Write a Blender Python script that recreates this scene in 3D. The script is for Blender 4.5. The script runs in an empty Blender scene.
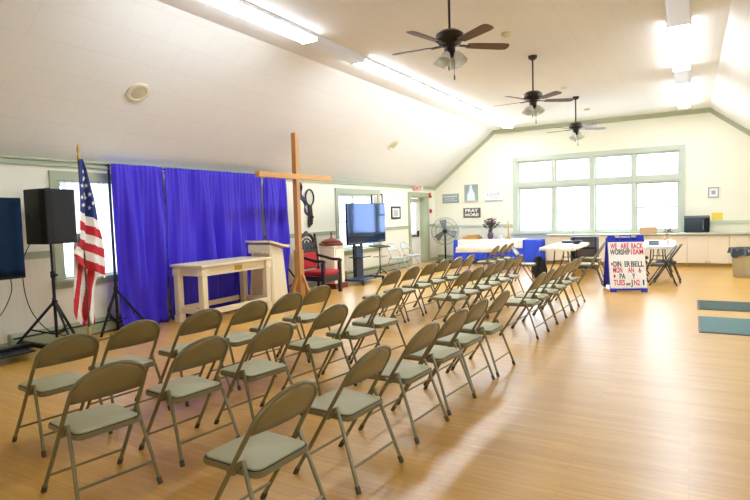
import bpy, bmesh, math, random
from mathutils import Vector, Matrix
random.seed(7)
PI = math.pi
S = bpy.context.scene
COL = S.collection

# ------------------------------------------------------------------ materials
def lin(h):
    if isinstance(h, str):
        h = h.lstrip('#'); v = [int(h[i:i+2], 16)/255 for i in (0, 2, 4)]
    else:
        v = h
    return tuple((c/12.92 if c <= .04045 else ((c+.055)/1.055)**2.4) for c in v) + (1,)

def mat(name, col, rough=.5, metal=0, var=.06, scale=6, bump=0, bscale=60, spec=.5, sheen=0, coat=0, stretch=(1, 1, 1)):
    m = bpy.data.materials.new(name); m.use_nodes = True
    nt = m.node_tree; b = nt.nodes['Principled BSDF']
    b.inputs['Roughness'].default_value = rough
    b.inputs['Metallic'].default_value = metal
    b.inputs['Specular IOR Level'].default_value = spec
    b.inputs['Sheen Weight'].default_value = sheen
    b.inputs['Coat Weight'].default_value = coat
    c = lin(col)
    tc = nt.nodes.new('ShaderNodeTexCoord'); mp = nt.nodes.new('ShaderNodeMapping')
    mp.inputs['Scale'].default_value = stretch
    nt.links.new(tc.outputs['Object'], mp.inputs['Vector'])
    nz = nt.nodes.new('ShaderNodeTexNoise'); nz.inputs['Scale'].default_value = scale; nz.inputs['Detail'].default_value = 4
    nt.links.new(mp.outputs['Vector'], nz.inputs['Vector'])
    mx = nt.nodes.new('ShaderNodeMix'); mx.data_type = 'RGBA'
    mx.inputs[6].default_value = tuple(x*(1-var) for x in c[:3]) + (1,)
    mx.inputs[7].default_value = tuple(min(1, x*(1+var)) for x in c[:3]) + (1,)
    nt.links.new(nz.outputs['Fac'], mx.inputs[0]); nt.links.new(mx.outputs[2], b.inputs['Base Color'])
    if bump:
        n2 = nt.nodes.new('ShaderNodeTexNoise'); n2.inputs['Scale'].default_value = bscale; n2.inputs['Detail'].default_value = 3
        nt.links.new(mp.outputs['Vector'], n2.inputs['Vector'])
        bp = nt.nodes.new('ShaderNodeBump'); bp.inputs['Strength'].default_value = bump; bp.inputs['Distance'].default_value = .01
        nt.links.new(n2.outputs['Fac'], bp.inputs['Height']); nt.links.new(bp.outputs['Normal'], b.inputs['Normal'])
    return m

def emit(name, col, strength):
    m = bpy.data.materials.new(name); m.use_nodes = True
    nt = m.node_tree; nt.nodes.remove(nt.nodes['Principled BSDF'])
    e = nt.nodes.new('ShaderNodeEmission'); e.inputs[0].default_value = lin(col); e.inputs[1].default_value = strength
    nt.links.new(e.outputs[0], nt.nodes['Material Output'].inputs[0])
    return m

def glass_mat():
    m = bpy.data.materials.new('window_glass'); m.use_nodes = True
    nt = m.node_tree; nt.nodes.remove(nt.nodes['Principled BSDF'])
    t = nt.nodes.new('ShaderNodeBsdfTransparent'); t.inputs[0].default_value = (.93, .95, .97, 1)
    g = nt.nodes.new('ShaderNodeBsdfGlossy'); g.inputs['Roughness'].default_value = .02
    lw = nt.nodes.new('ShaderNodeLayerWeight'); lw.inputs[0].default_value = .5
    pw = nt.nodes.new('ShaderNodeMath'); pw.operation = 'POWER'; pw.inputs[1].default_value = 5; nt.links.new(lw.outputs['Facing'], pw.inputs[0])
    f = nt.nodes.new('ShaderNodeMath'); f.operation = 'MULTIPLY_ADD'; f.inputs[1].default_value = .8; f.inputs[2].default_value = .04; nt.links.new(pw.outputs[0], f.inputs[0])
    x = nt.nodes.new('ShaderNodeMixShader')
    nt.links.new(f.outputs[0], x.inputs[0]); nt.links.new(t.outputs[0], x.inputs[1]); nt.links.new(g.outputs[0], x.inputs[2])
    nt.links.new(x.outputs[0], nt.nodes['Material Output'].inputs[0])
    return m

def brick_mat(name, c1, c2, cm, w, h, mortar, rough, rot=0, noise=0, spec=.5, bump=.1, offset=.5, coords=None):
    m = bpy.data.materials.new(name); m.use_nodes = True
    nt = m.node_tree; b = nt.nodes['Principled BSDF']; b.inputs['Roughness'].default_value = rough
    b.inputs['Specular IOR Level'].default_value = spec
    tc = nt.nodes.new('ShaderNodeTexCoord'); mp = nt.nodes.new('ShaderNodeMapping'); mp.inputs['Rotation'].default_value = rot if isinstance(rot, tuple) else (0, 0, rot)
    nt.links.new(tc.outputs['Object'], mp.inputs['Vector'])
    br = nt.nodes.new('ShaderNodeTexBrick'); br.inputs['Scale'].default_value = 1
    br.inputs['Brick Width'].default_value = w; br.inputs['Row Height'].default_value = h
    br.inputs['Mortar Size'].default_value = mortar; br.inputs['Mortar Smooth'].default_value = .3; br.offset = offset
    br.inputs['Color1'].default_value = lin(c1); br.inputs['Color2'].default_value = lin(c2); br.inputs['Mortar'].default_value = lin(cm)
    nt.links.new(mp.outputs['Vector'], br.inputs['Vector'])
    out = br.outputs['Color']
    if noise:
        nz = nt.nodes.new('ShaderNodeTexNoise'); nz.inputs['Scale'].default_value = 3; nz.inputs['Detail'].default_value = 6
        m2 = nt.nodes.new('ShaderNodeMapping'); m2.inputs['Scale'].default_value = (1, 14, 1)
        nt.links.new(mp.outputs['Vector'], m2.inputs['Vector']); nt.links.new(m2.outputs['Vector'], nz.inputs['Vector'])
        rp = nt.nodes.new('ShaderNodeMapRange'); rp.inputs[1].default_value = .25; rp.inputs[2].default_value = .75
        rp.inputs[3].default_value = 1-noise; rp.inputs[4].default_value = 1+noise
        nt.links.new(nz.outputs['Fac'], rp.inputs[0])
        mu = nt.nodes.new('ShaderNodeMix'); mu.data_type = 'RGBA'; mu.blend_type = 'MULTIPLY'; mu.inputs[0].default_value = 1
        nt.links.new(out, mu.inputs[6]); nt.links.new(rp.outputs[0], mu.inputs[7]); out = mu.outputs[2]
    nt.links.new(out, b.inputs['Base Color'])
    if bump:
        bp = nt.nodes.new('ShaderNodeBump'); bp.inputs['Strength'].default_value = bump; bp.inputs['Distance'].default_value = .002; bp.invert = True
        nt.links.new(br.outputs['Fac'], bp.inputs['Height']); nt.links.new(bp.outputs['Normal'], b.inputs['Normal'])
    return m

M = dict(
 floor=brick_mat('maple_strip_floor', '#dba94d', '#cf9b3f', '#ad7c33', 1.3, .057, .0010, .34, 0, .13, .45, .12),
 ceil=brick_mat('ceiling_tile', '#ecebe5', '#eae9e3', '#e1ded5', .61, .305, .003, .9, PI/2, 0, .2, .06),
 wall=mat('cream_wall_paint', '#f1eed8', .75, var=.015, scale=2),
 wains=brick_mat('cream_beadboard', '#ebe6d2', '#eae5d0', '#e2dcc6', .09, 4, .003, .6, (0, 0, PI/2), 0, .4, .15, 0),
 green=mat('sage_trim_paint', '#adb495', .5, var=.03),
 pale=mat('pale_green_window_paint', '#c2c9b6', .45, var=.02),
 white=mat('white_paint', '#eeeee8', .45, var=.02),
 cab=mat('cream_cabinet_laminate', '#ece0c6', .45, var=.015),
 counter=mat('counter_laminate', '#c3bda0', .35, var=.05, scale=40),
 kick=mat('olive_toe_kick', '#b09a5c', .5),
 dark_gap=mat('dark_metal_slot', '#26271f', .6),
 frame=mat('khaki_enamel_tube', '#7c7049', .38, .25, .05, 20, coat=.2),
 backp=mat('khaki_enamel_panel', '#87784d', .42, .2, .04, 8, coat=.15),
 vinyl=mat('sage_vinyl_pad', '#aeab84', .5, 0, .04, 30, .08, 220),
 foot=mat('brown_rubber_foot', '#4f4128', .7),
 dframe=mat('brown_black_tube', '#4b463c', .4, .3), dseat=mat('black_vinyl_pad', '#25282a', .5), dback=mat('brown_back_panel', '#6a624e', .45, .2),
 wframe=mat('pale_grey_tube', '#b7b8ae', .4, .2), wseat=mat('pale_grey_seat', '#c6c8c0', .5), 
 curtain=mat('violet_blue_drape', '#3a1fcb', .62, 0, .1, 3, .15, 140, sheen=.06),
 blue=mat('royal_blue_cloth', '#2b4fe0', .65, 0, .06, 4, .1, 90),
 sheer=mat('white_curtain_cloth', '#eef1f4', .8, 0, .02),
 cream_cloth=mat('cream_table_cover', '#f3ead0', .45, 0, .03, 5, .05, 30),
 white_cloth=mat('white_table_cover', '#f4f4f0', .55, 0, .02, 5),
 black=mat('black_plastic', '#090a0b', .5, spec=.3), blackm=mat('black_metal', '#0c0c0d', .45, .2), grille=mat('black_grille', '#0c0e0d', .7, 0, .15, 200, .4, 300),
 pine=mat('whitewashed_pine', '#e3d3ae', .5, 0, .08, 4, .05, 40, stretch=(6, .6, 6)),
 pine2=mat('whitewashed_pine_upright', '#e5d6b2', .5, 0, .08, 4, .05, 40, stretch=(6, 6, .6)),
 oak=mat('honey_oak', '#ba8446', .45, 0, .14, 5, .04, 40, stretch=(8, 8, .7)),
 oakh=mat('honey_oak_beam', '#c8924f', .45, 0, .14, 5, .04, 40, stretch=(8, .7, 8)),
 walnut=mat('dark_walnut', '#5a3d2a', .4, 0, .15, 10), carved=mat('carved_dark_wood', '#2a201c', .38, 0, .15, 14),
 velvet=mat('red_velvet', '#b2060e', .75, 0, .12, 9, .1, 60, sheen=.08),
 mahog=mat('red_brown_wood', '#7b3320', .35, 0, .12, 10), brass=mat('polished_brass', '#c9a44a', .28, .9), gold=mat('gilt_metal', '#d5b062', .35, .7),
 bronze=mat('dark_bronze', '#332c26', .4, .5), frost=mat('frosted_glass_shade', '#e6e8dc', .35, 0, .03), steel=mat('grey_steel', '#8d9291', .35, .7),
 screen=None, signblue=mat('blue_sign_plastic', '#1c2fb4', .42), signwhite=mat('white_sign_face', '#fbfbf6', .5), red=mat('red_letter', '#d01c3a', .5), ink=mat('black_letter', '#20201e', .5),
 alarm=mat('red_alarm_plastic', '#d01f2a', .4), exitw=mat('exit_sign_face', '#f4dcd8', .5), exitr=mat('exit_letter_red', '#e0584f', .5),
 mat1=mat('dark_green_mat', '#4f6158', .95, 0, .12, 60, .5, 200), mat2=mat('blue_green_mat', '#6f8f8e', .95, 0, .12, 60, .5, 200),
 bin=mat('beige_bin_plastic', '#b9b192', .5), bag=mat('dark_bin_liner', '#3d444e', .3, 0, .2, 12, .2, 20), blackbag=mat('black_nylon', '#141518', .6, 0, .2, 12, .3, 40),
 cardboard=mat('cardboard', '#caa37c', .8), paper=mat('paper', '#f2f0ea', .7), yellow=mat('yellow_card', '#f0d457', .6), micro=mat('dark_oven_case', '#22333b', .35), microglass=mat('oven_door_glass', '#16252c', .12),
 navy=mat('navy_panel', '#26334f', .5), leaf=mat('dark_green_leaf', '#35553c', .6), pink=mat('dusty_pink_petal', '#b0647c', .6), plum=mat('plum_petal', '#5d3050', .6), vase=mat('plum_glass_vase', '#5b3a54', .2),
 flagr=mat('flag_red_cloth', '#c3202d', .7), flagw=mat('flag_white_cloth', '#ece9e2', .7), flagb=mat('flag_blue_cloth', '#1f2f74', .7), navyflag=mat('navy_flag_cloth', '#20284e', .7),
 greysign=mat('grey_wood_sign', '#9aa6a2', .7, 0, .2, 20), art=mat('misty_picture', '#a9b9b8', .6, 0, .3, 6), brownsign=mat('weathered_brown_sign', '#6d6552', .7, 0, .15, 20), lettering=mat('white_lettering', '#f1f0ea', .6), greylet=mat('grey_lettering', '#a6a6ac', .6),
 heater=mat('green_grey_heater', '#a7ad8a', .45), photo=mat('grey_photograph', '#b9bbb4', .4, 0, .5, 9), speaker_grille=mat('cream_grille', '#d9d2b6', .6), blade=mat('grey_fan_blade', '#77807c', .4, .3), plum2=mat('dark_patina', '#3a342f', .5),
 lightbody=mat('white_fixture_enamel', '#e9eefa', .4, var=.01), snow=mat('snowy_ground', '#f2f4f8', .9), outside=mat('pale_siding', '#dfe6f0', .8),
)
M['lens'] = emit('lit_fluorescent_lens', '#e6f1ff', 12.0)
M['glass'] = glass_mat()
def screen_mat():
    m = mat('tv_glossy_screen', '#05070c', .06, var=0, spec=.9)
    b = m.node_tree.nodes['Principled BSDF']
    b.inputs['Specular Tint'].default_value = (.12, .3, .85, 1); b.inputs['IOR'].default_value = 1.65
    return m
M['screen'] = screen_mat()

# ------------------------------------------------------------------ mesh helpers
class MB:
    def __init__(s): s.b = bmesh.new()
    def _xf(s, vs, rot, loc):
        m = Matrix.Translation(loc)
        if rot is not None: m = m @ (rot if isinstance(rot, Matrix) else Matrix.Rotation(rot, 4, 'Z'))
        for v in vs: v.co = m @ v.co
    def box(s, c, d, rot=None, bev=0, seg=1):
        t = bmesh.new(); bmesh.ops.create_cube(t, size=1)
        for v in t.verts: v.co = Vector((v.co.x*d[0], v.co.y*d[1], v.co.z*d[2]))
        if bev: bmesh.ops.bevel(t, geom=t.edges[:], offset=bev, segments=seg, affect='EDGES', profile=.5)
        s._xf(t.verts, rot, Vector(c)); s.join(t); return s
    def join(s, t):
        me = bpy.data.meshes.new('tmp'); t.to_mesh(me); t.free(); s.b.from_mesh(me); bpy.data.meshes.remove(me)
    def bar(s, a, b, w, h=None, bev=0):
        a, b = Vector(a), Vector(b); d = b-a; h = h or w
        q = d.to_track_quat('Z', 'Y').to_matrix().to_4x4()
        return s.box((a+b)/2, (w, h, d.length), q, bev)
    def tube(s, pts, r, seg=8, cap=True, closed=False):
        pts = [Vector(p) for p in pts]; n = len(pts); rs = r if isinstance(r, (list, tuple)) else [r]*n
        rings = []; up = None
        for i, p in enumerate(pts):
            if closed: t = pts[(i+1) % n]-pts[i-1]
            else: t = (pts[min(i+1, n-1)]-pts[max(i-1, 0)])
            t.normalize()
            if up is None:
                up = Vector((0, 0, 1)) if abs(t.z) < .9 else Vector((1, 0, 0))
            x = t.cross(up); 
            if x.length < 1e-4: x = t.cross(Vector((.3, 1, .2)))
            x.normalize(); up = x.cross(t).normalized()
            rings.append([s.b.verts.new(p + (x*math.cos(2*PI*k/seg) + up*math.sin(2*PI*k/seg))*rs[i]) for k in range(seg)])
        for i in range(n if closed else n-1):
            A, B = rings[i], rings[(i+1) % n]
            for k in range(seg): s.b.faces.new((A[k], A[(k+1) % seg], B[(k+1) % seg], B[k]))
        if cap and not closed:
            s.b.faces.new(rings[0][::-1]); s.b.faces.new(rings[-1])
        return s
    def lathe(s, prof, c=(0, 0, 0), seg=20, rot=None):
        t = bmesh.new(); rings = []
        for r, z in prof: rings.append([t.verts.new((r*math.cos(2*PI*k/seg), r*math.sin(2*PI*k/seg), z)) for k in range(seg)])
        for A, B in zip(rings, rings[1:]):
            for k in range(seg): t.faces.new((A[k], A[(k+1) % seg], B[(k+1) % seg], B[k]))
        if prof[0][0] > 1e-4: t.faces.new(rings[0][::-1])
        if prof[-1][0] > 1e-4: t.faces.new(rings[-1])
        bmesh.ops.remove_doubles(t, verts=t.verts[:], dist=1e-5)
        s._xf(t.verts, rot, Vector(c)); s.join(t); return s
    def prism(s, pts, t0, t1, plane='XZ', bev=0, xf=None):
        """polygon extruded along the third axis, from t0 to t1"""
        f = {'XZ': lambda u, v, w: (u, w, v), 'YZ': lambda u, v, w: (w, u, v), 'XY': lambda u, v, w: (u, v, w)}[plane]
        t = bmesh.new()
        A = [t.verts.new(f(u, v, t0)) for u, v in pts]; B = [t.verts.new(f(u, v, t1)) for u, v in pts]; n = len(pts)
        t.faces.new(A[::-1]); t.faces.new(B)
        for k in range(n): t.faces.new((A[k], A[(k+1) % n], B[(k+1) % n], B[k]))
        bmesh.ops.recalc_face_normals(t, faces=t.faces[:])
        if bev: bmesh.ops.bevel(t, geom=t.edges[:], offset=bev, segments=1, affect='EDGES')
        if xf is not None: s._xf(t.verts, xf, Vector((0, 0, 0)))
        s.join(t); return s
    def grid(s, fn, nu, nv, mats=None):
        V = [[s.b.verts.new(fn(i/nu, j/nv)) for j in range(nv+1)] for i in range(nu+1)]
        for i in range(nu):
            for j in range(nv):
                fc = s.b.faces.new((V[i][j], V[i+1][j], V[i+1][j+1], V[i][j+1]))
                if mats: fc.material_index = mats((i+.5)/nu, (j+.5)/nv)
        return s
    def ball(s, c, r, sub=2):
        t = bmesh.new(); bmesh.ops.create_icosphere(t, subdivisions=sub, radius=1)
        rr = r if isinstance(r, (list, tuple)) else (r, r, r)
        for v in t.verts: v.co = Vector((v.co.x*rr[0]+c[0], v.co.y*rr[1]+c[1], v.co.z*rr[2]+c[2]))
        s.join(t); return s
    def build(s, name, m, parent=None, smooth=True, solid=0, sub=0):
        me = bpy.data.meshes.new(name)
        bmesh.ops.recalc_face_normals(s.b, faces=s.b.faces[:])
        s.b.to_mesh(me); s.b.free()
        for x in (m if isinstance(m, list) else [m]): me.materials.append(x)
        o = bpy.data.objects.new(name, me); COL.objects.link(o)
        if parent: o.parent = parent
        if smooth:
            me.shade_smooth(); me.set_sharp_from_angle(angle=math.radians(38))
        if solid:
            k = o.modifiers.new('thick', 'SOLIDIFY'); k.thickness = solid; k.offset = 0
        if sub:
            k = o.modifiers.new('sub', 'SUBSURF'); k.levels = sub; k.render_levels = sub
        return o

def tag(o, label, cat, group=None, kind=None):
    if label: o['label'] = label
    if cat: o['category'] = cat
    if group: o['group'] = group
    if kind: o['kind'] = kind
    return o
def thing(name, label, cat, loc=(0, 0, 0), rz=0, group=None):
    o = bpy.data.objects.new(name, None); COL.objects.link(o); o.empty_display_size = .1
    o.location = loc; o.rotation_euler = (0, 0, rz)
    return tag(o, label, cat, group)
def struct(o): o['kind'] = 'structure'; return o
KIDS = {}
def kids(o):
    return [c for c in bpy.data.objects if c.parent == o]
def dup(o, loc, rz, label, group=None):
    def rec(src, par):
        c = src.copy(); COL.objects.link(c); c.parent = par
        for ch in tree[src.name]: rec(ch, c)
        return c
    tree = {}
    def walk(x):
        tree[x.name] = kids(x)
        for y in tree[x.name]: walk(y)
    walk(o)
    r = rec(o, None); r.location = loc; r.rotation_euler = (0, 0, rz); r['label'] = label
    if group: r['group'] = group
    return r
def text_mesh(body, size, ext=.004, align='CENTER', bold=0):
    cu = bpy.data.curves.new('txt', 'FONT'); cu.body = body; cu.size = size; cu.extrude = ext; cu.align_x = align; cu.align_y = 'CENTER'; cu.offset = bold; cu.resolution_u = 3
    o = bpy.data.objects.new('txt', cu); COL.objects.link(o)
    bpy.context.view_layer.update()
    me = bpy.data.meshes.new_from_object(o.evaluated_get(bpy.context.evaluated_depsgraph_get()))
    bpy.data.objects.remove(o); return me
def put_text(name, body, size, m, mtx, parent=None, bold=0, width=None, ext=.004):
    me = text_mesh(body, size, ext, bold=bold); me.materials.clear(); me.materials.append(m); me.name = name
    if width:
        xs = [v.co.x for v in me.vertices]; k = width/(max(xs)-min(xs)); c0 = (max(xs)+min(xs))/2
        for v in me.vertices: v.co.x = (v.co.x-c0)*k
    me.transform(mtx)
    o = bpy.data.objects.new(name, me); COL.objects.link(o)
    if parent: o.parent = parent
    return o
def basis(o, x, y):   # matrix taking text plane (x right, y up) into space
    x, y = Vector(x).normalized(), Vector(y).normalized(); z = x.cross(y)
    m = Matrix((x, y, z)).transposed().to_4x4(); m.translation = Vector(o); return m

# ------------------------------------------------------------------ camera
cam = bpy.data.cameras.new('camera'); co = bpy.data.objects.new('camera', cam); COL.objects.link(co)
cam.sensor_width = 36; cam.lens = 549.72/750*36; cam.clip_start = .05; cam.clip_end = 200
r = (0.8673383871, 0.4968756696, -0.0289601669); d = (0.0063981075, -0.0693116037, -0.9975745415); f = (-0.4976777938, 0.8650494036, -0.0632956785)
co.matrix_world = Matrix(((r[0], -d[0], -f[0], 0), (r[1], -d[1], -f[1], 0), (r[2], -d[2], -f[2], 1.6), (0, 0, 0, 1)))
S.camera = co

# ------------------------------------------------------------------ room dimensions
XL, XR, YB, YF = -7.515, 2.55, 17.18, -3.2
ZT, ZC, XCL, XCR = 2.48, 4.167, -5.411, .43
T = .3
def wall_x(name, x0, x1, ya, yb, z1, holes, m):
    """wall slab parallel to Y between x0 and x1; holes (ya, yb, za, zb)"""
    b = MB(); ys = sorted({ya, yb, *[h[0] for h in holes], *[h[1] for h in holes]}); zs = sorted({0, z1, *[h[2] for h in holes], *[h[3] for h in holes]})
    for a, c in zip(ys, ys[1:]):
        for e, g in zip(zs, zs[1:]):
            if any(h[0]-1e-6 <= a and c <= h[1]+1e-6 and h[2]-1e-6 <= e and g <= h[3]+1e-6 for h in holes): continue
            b.box(((x0+x1)/2, (a+c)/2, (e+g)/2), (x1-x0, c-a, g-e))
    bmesh.ops.remove_doubles(b.b, verts=b.b.verts[:], dist=1e-5)
    return struct(b.build(name, m, smooth=False))
def wall_y(name, y0, y1, xa, xb, z1, holes, m):
    b = MB(); xs = sorted({xa, xb, *[h[0] for h in holes], *[h[1] for h in holes]}); zs = sorted({0, z1, *[h[2] for h in holes], *[h[3] for h in holes]})
    for a, c in zip(xs, xs[1:]):
        for e, g in zip(zs, zs[1:]):
            if any(h[0]-1e-6 <= a and c <= h[1]+1e-6 and h[2]-1e-6 <= e and g <= h[3]+1e-6 for h in holes): continue
            b.box(((a+c)/2, (y0+y1)/2, (e+g)/2), (c-a, y1-y0, g-e))
    bmesh.ops.remove_doubles(b.b, verts=b.b.verts[:], dist=1e-5)
    return struct(b.build(name, m, smooth=False))

struct(MB().box(((XL+XR)/2, (YB+YF)/2, -.1), (XR-XL+2*T, YB-YF+2*T, .2)).build('floor', M['floor'], smooth=False))
k = .25
fb = M['floor'].node_tree.nodes['Principled BSDF']; fb.inputs['Coat Weight'].default_value = .5; fb.inputs['Coat Roughness'].default_value = .33
c = MB(); c.prism([(XCL, ZC), (XCR, ZC), (XCR, ZC+k), (XCL, ZC+k)], YF-T, YB+T, 'XZ')
struct(c.build('ceiling', M['ceil'], smooth=False))
sl = (ZC-ZT)/(XCL-XL)
c = MB(); c.prism([(XL-T, ZT-T*sl), (XCL, ZC), (XCL, ZC+k), (XL-T, ZT-T*sl+k+.1)], YF-T, YB+T, 'XZ')
struct(c.build('ceiling_left', M['ceil'], smooth=False))
c = MB(); c.prism([(XCR, ZC), (XR+T, ZT-T*sl), (XR+T, ZT-T*sl+k+.1), (XCR, ZC+k)], YF-T, YB+T, 'XZ')
struct(c.build('ceiling_right', M['ceil'], smooth=False))
W1 = (4.42, 5.9, .84, 2.2); W2 = (11.3, 13.25, .74, 2.16); D1 = (15.3, 16.5, 0, 2.14)
wall_x('wall_left', XL-T, XL, YF, YB, 2.62, [W1, W2, D1], M['wall'])
RW = [(1.2, 3.2, .9, 2.2), (4.4, 6.4, .9, 2.2), (11.9, 13.9, .9, 2.2)]
wall_x('wall_right', XR, XR+T, YF, YB, 2.62, RW, M['wall'])
WB = (-4.70, -.26, .93, 3.13)
wall_y('wall_back', YB, YB+T, XL-T, XR+T, ZC+.2, [WB], M['wall'])
FW = [(-1.4, 1.4, .9, 2.3)]
wall_y('wall_front', YF-T, YF, XL-T, XR+T, ZC+.2, FW, M['wall'])

# trims -------------------------------------------------------------
def trim(name, b, m='green'): return struct(b.build(name, M[m], smooth=False))
trim('trim_1', MB().box((XL+.02, (YF+YB)/2, ZT-.055), (.04, YB-YF, .07)).box((XL+.035, (YF+YB)/2, ZT-.008), (.07, YB-YF, .03)))
tb = MB(); hw = .1
def band(b, p, q, y0, y1, h):
    b.prism([p, q, (q[0], q[1]-h), (p[0], p[1]-h)], y0, y1, 'XZ')
band(tb, (XL, ZT), (XCL, ZC), YB-.04, YB, .13); band(tb, (XCL, ZC), (XCR, ZC), YB-.04, YB, .12); band(tb, (XCR, ZC), (XR, ZC-(XR-XCR)*sl), YB-.04, YB, .13)
trim('trim_2', tb)
trim('trim_3', MB().box((XR-.02, (YF+YB)/2, ZT-.055), (.04, YB-YF, .07)))
def rails(segs, fn):
    b = MB()
    for a, e in segs: fn(b, a, e)
    return b
trim('trim_4', rails([(YF, 4.28), (6.04, 11.13), (13.42, 15.14), (16.66, YB)], lambda b, a, e: b.box((XL+.014, (a+e)/2, 1.2), (.028, e-a, .09)).box((XL+.022, (a+e)/2, 1.24), (.044, e-a, .018))))
trim('trim_5', rails([(XL, -4.86), (-.12, XR)], lambda b, a, e: b.box(((a+e)/2, YB-.014, 1.15), (e-a, .028, .085))), 'pale')
# beadboard below the rail on the left wall
trim('trim_6', rails([(YF, 4.28), (6.04, 11.13), (13.42, 15.14), (16.66, YB)], lambda b, a, e: b.box((XL+.006, (a+e)/2, .63), (.012, e-a, 1.06))), 'wains')
struct(rails([(YF, 4.28), (6.04, 11.13), (13.42, 15.14), (16.66, YB)], lambda b, a, e: b.box((XL+.012, (a+e)/2, .06), (.024, e-a, .12))).build('baseboard_left', M['green'], smooth=False))
struct(MB().box(((XL-4.9)/2, YB-.012, .06), (-4.9-XL, .024, .12)).build('baseboard_back', M['green'], smooth=False))
struct(MB().box((XR-.012, (YF+YB)/2, .06), (.024, YB-YF, .12)).build('baseboard_right', M['green'], smooth=False))

# windows -----------------------------------------------------------
def side_window(n, x, sgn, w, col='green'):
    """double-hung pair in a side wall: casing on the room face, jamb in the reveal, sashes and panes"""
    ya, yb, za, zb = w; cw = .13
    b = MB(); xi = x+sgn*.015
    b.box((xi, (ya+yb)/2, zb+cw/2), (.05, yb-ya+2*cw, cw)).box((xi, ya-cw/2, (za+zb)/2), (.04, cw, zb-za)).box((xi, yb+cw/2, (za+zb)/2), (.04, cw, zb-za))
    b.box((xi+sgn*.03, (ya+yb)/2, za-.02), (.12, yb-ya+2*cw+.06, .035)).box((xi, (ya+yb)/2, za-.08), (.03, yb-ya+2*cw, .09))
    jx = x-sgn*.13
    for y in (ya+.01, yb-.01): b.box((jx, y, (za+zb)/2), (.26, .02, zb-za))
    b.box((jx, (ya+yb)/2, zb-.01), (.26, yb-ya, .02)).box((jx, (ya+yb)/2, za+.01), (.26, yb-ya, .02))
    o = struct(b.build(f'window_{n}', M[col], smooth=False))
    zm = (za+zb)/2; half = 2; ys = [ya+.02, (ya+yb)/2, yb-.02]
    for i in range(half):
        y0, y1 = ys[i], ys[i+1]
        for k, (z0, z1) in enumerate(((za+.02, zm+.02), (zm-.02, zb-.02))):
            sx = x-sgn*(.16+.035*k); fw = .045; q = MB()
            for z in (z0+fw/2, z1-fw/2): q.box((sx, (y0+y1)/2, z), (.035, y1-y0, fw))
            for y in (y0+fw/2, y1-fw/2): q.box((sx, y, (z0+z1)/2), (.033, fw, z1-z0))
            s = q.build('sash', M['white'], o, smooth=False)
            MB().box((sx, (y0+y1)/2, (z0+z1)/2), (.006, y1-y0-2*fw, z1-z0-2*fw)).build('pane', M['glass'], s, smooth=False)
    return o
side_window(1, XL, 1, W1); side_window(2, XL, 1, W2)
for i, w in enumerate(RW): side_window(4+i, XR, -1, w)
def panes_y(o, x0, x1, z0, z1, y, fw, m, sashname='sash'):
    q = MB()
    for z in (z0+fw/2, z1-fw/2): q.box(((x0+x1)/2, y, z), (x1-x0, .04, fw))
    for x in (x0+fw/2, x1-fw/2): q.box((x, y, (z0+z1)/2), (fw, .038, z1-z0))
    s = q.build(sashname, M[m], o, smooth=False)
    MB().box(((x0+x1)/2, y, (z0+z1)/2), (x1-x0-2*fw, .006, z1-z0-2*fw)).build('pane', M['glass'], s, smooth=False)
b = MB(); x0, x1, z0, z1 = WB; cw = .13; yi = YB-.02
b.box(((x0+x1)/2, yi, z1+cw/2), (x1-x0+2*cw, .05, cw))
for x in (x0-cw/2, x1+cw/2): b.box((x, yi, (z0+z1)/2), (cw, .045, z1-z0))
b.box(((x0+x1)/2, yi-.03, z0-.02), (x1-x0+2*cw+.06, .14, .04))
for x in (x0+.01, x1-.01): b.box((x, YB+.12, (z0+z1)/2), (.02, .24, z1-z0))
for z in (z0+.01, z1-.01): b.box(((x0+x1)/2, YB+.12, z), (x1-x0, .24, .02))
b.box(((x0+x1)/2, YB+.05, 2.385), (x1-x0, .14, .17)).box(((x0+x1)/2, YB-.02, 2.385), (x1-x0, .05, .12))
xm = -2.505
b.box((xm, YB+.03, (z0+z1)/2), (.13, .16, z1-z0))
for x in (-3.6, -1.4): b.box((x, YB+.06, (z0+z1)/2), (.09, .12, z1-z0))
win3 = struct(b.build('window_3', M['pale'], smooth=False))
cols = [(-4.68, -3.645), (-3.555, -2.57), (-2.44, -1.445), (-1.355, -.28)]
for i, (a, e) in enumerate(cols):
    panes_y(win3, a, e, 2.47, 3.11, YB+.1, .035, 'pale')
    if i in (0, 3):
        panes_y(win3, a, e, 1.58, 2.3, YB+.14, .045, 'pale'); panes_y(win3, a, e, .95, 1.62, YB+.10, .045, 'pale')
    else: panes_y(win3, a, e, .95, 2.3, YB+.1, .035, 'pale')
for i, w in enumerate(FW):
    b = MB(); x0, x1, z0, z1 = w
    for z in (z0-.06, z1+.06): b.box(((x0+x1)/2, YF+.015, z), (x1-x0+.24, .05, .12))
    for x in (x0-.06, x1+.06): b.box((x, YF+.015, (z0+z1)/2), (.12, .05, z1-z0))
    o = struct(b.build(f'window_{7+i}', M['green'], smooth=False))
    xmid = (x0+x1)/2
    for a, e in ((x0, xmid), (xmid, x1)): panes_y(o, a, e, z0, z1, YF-.12, .05, 'white')

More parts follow.
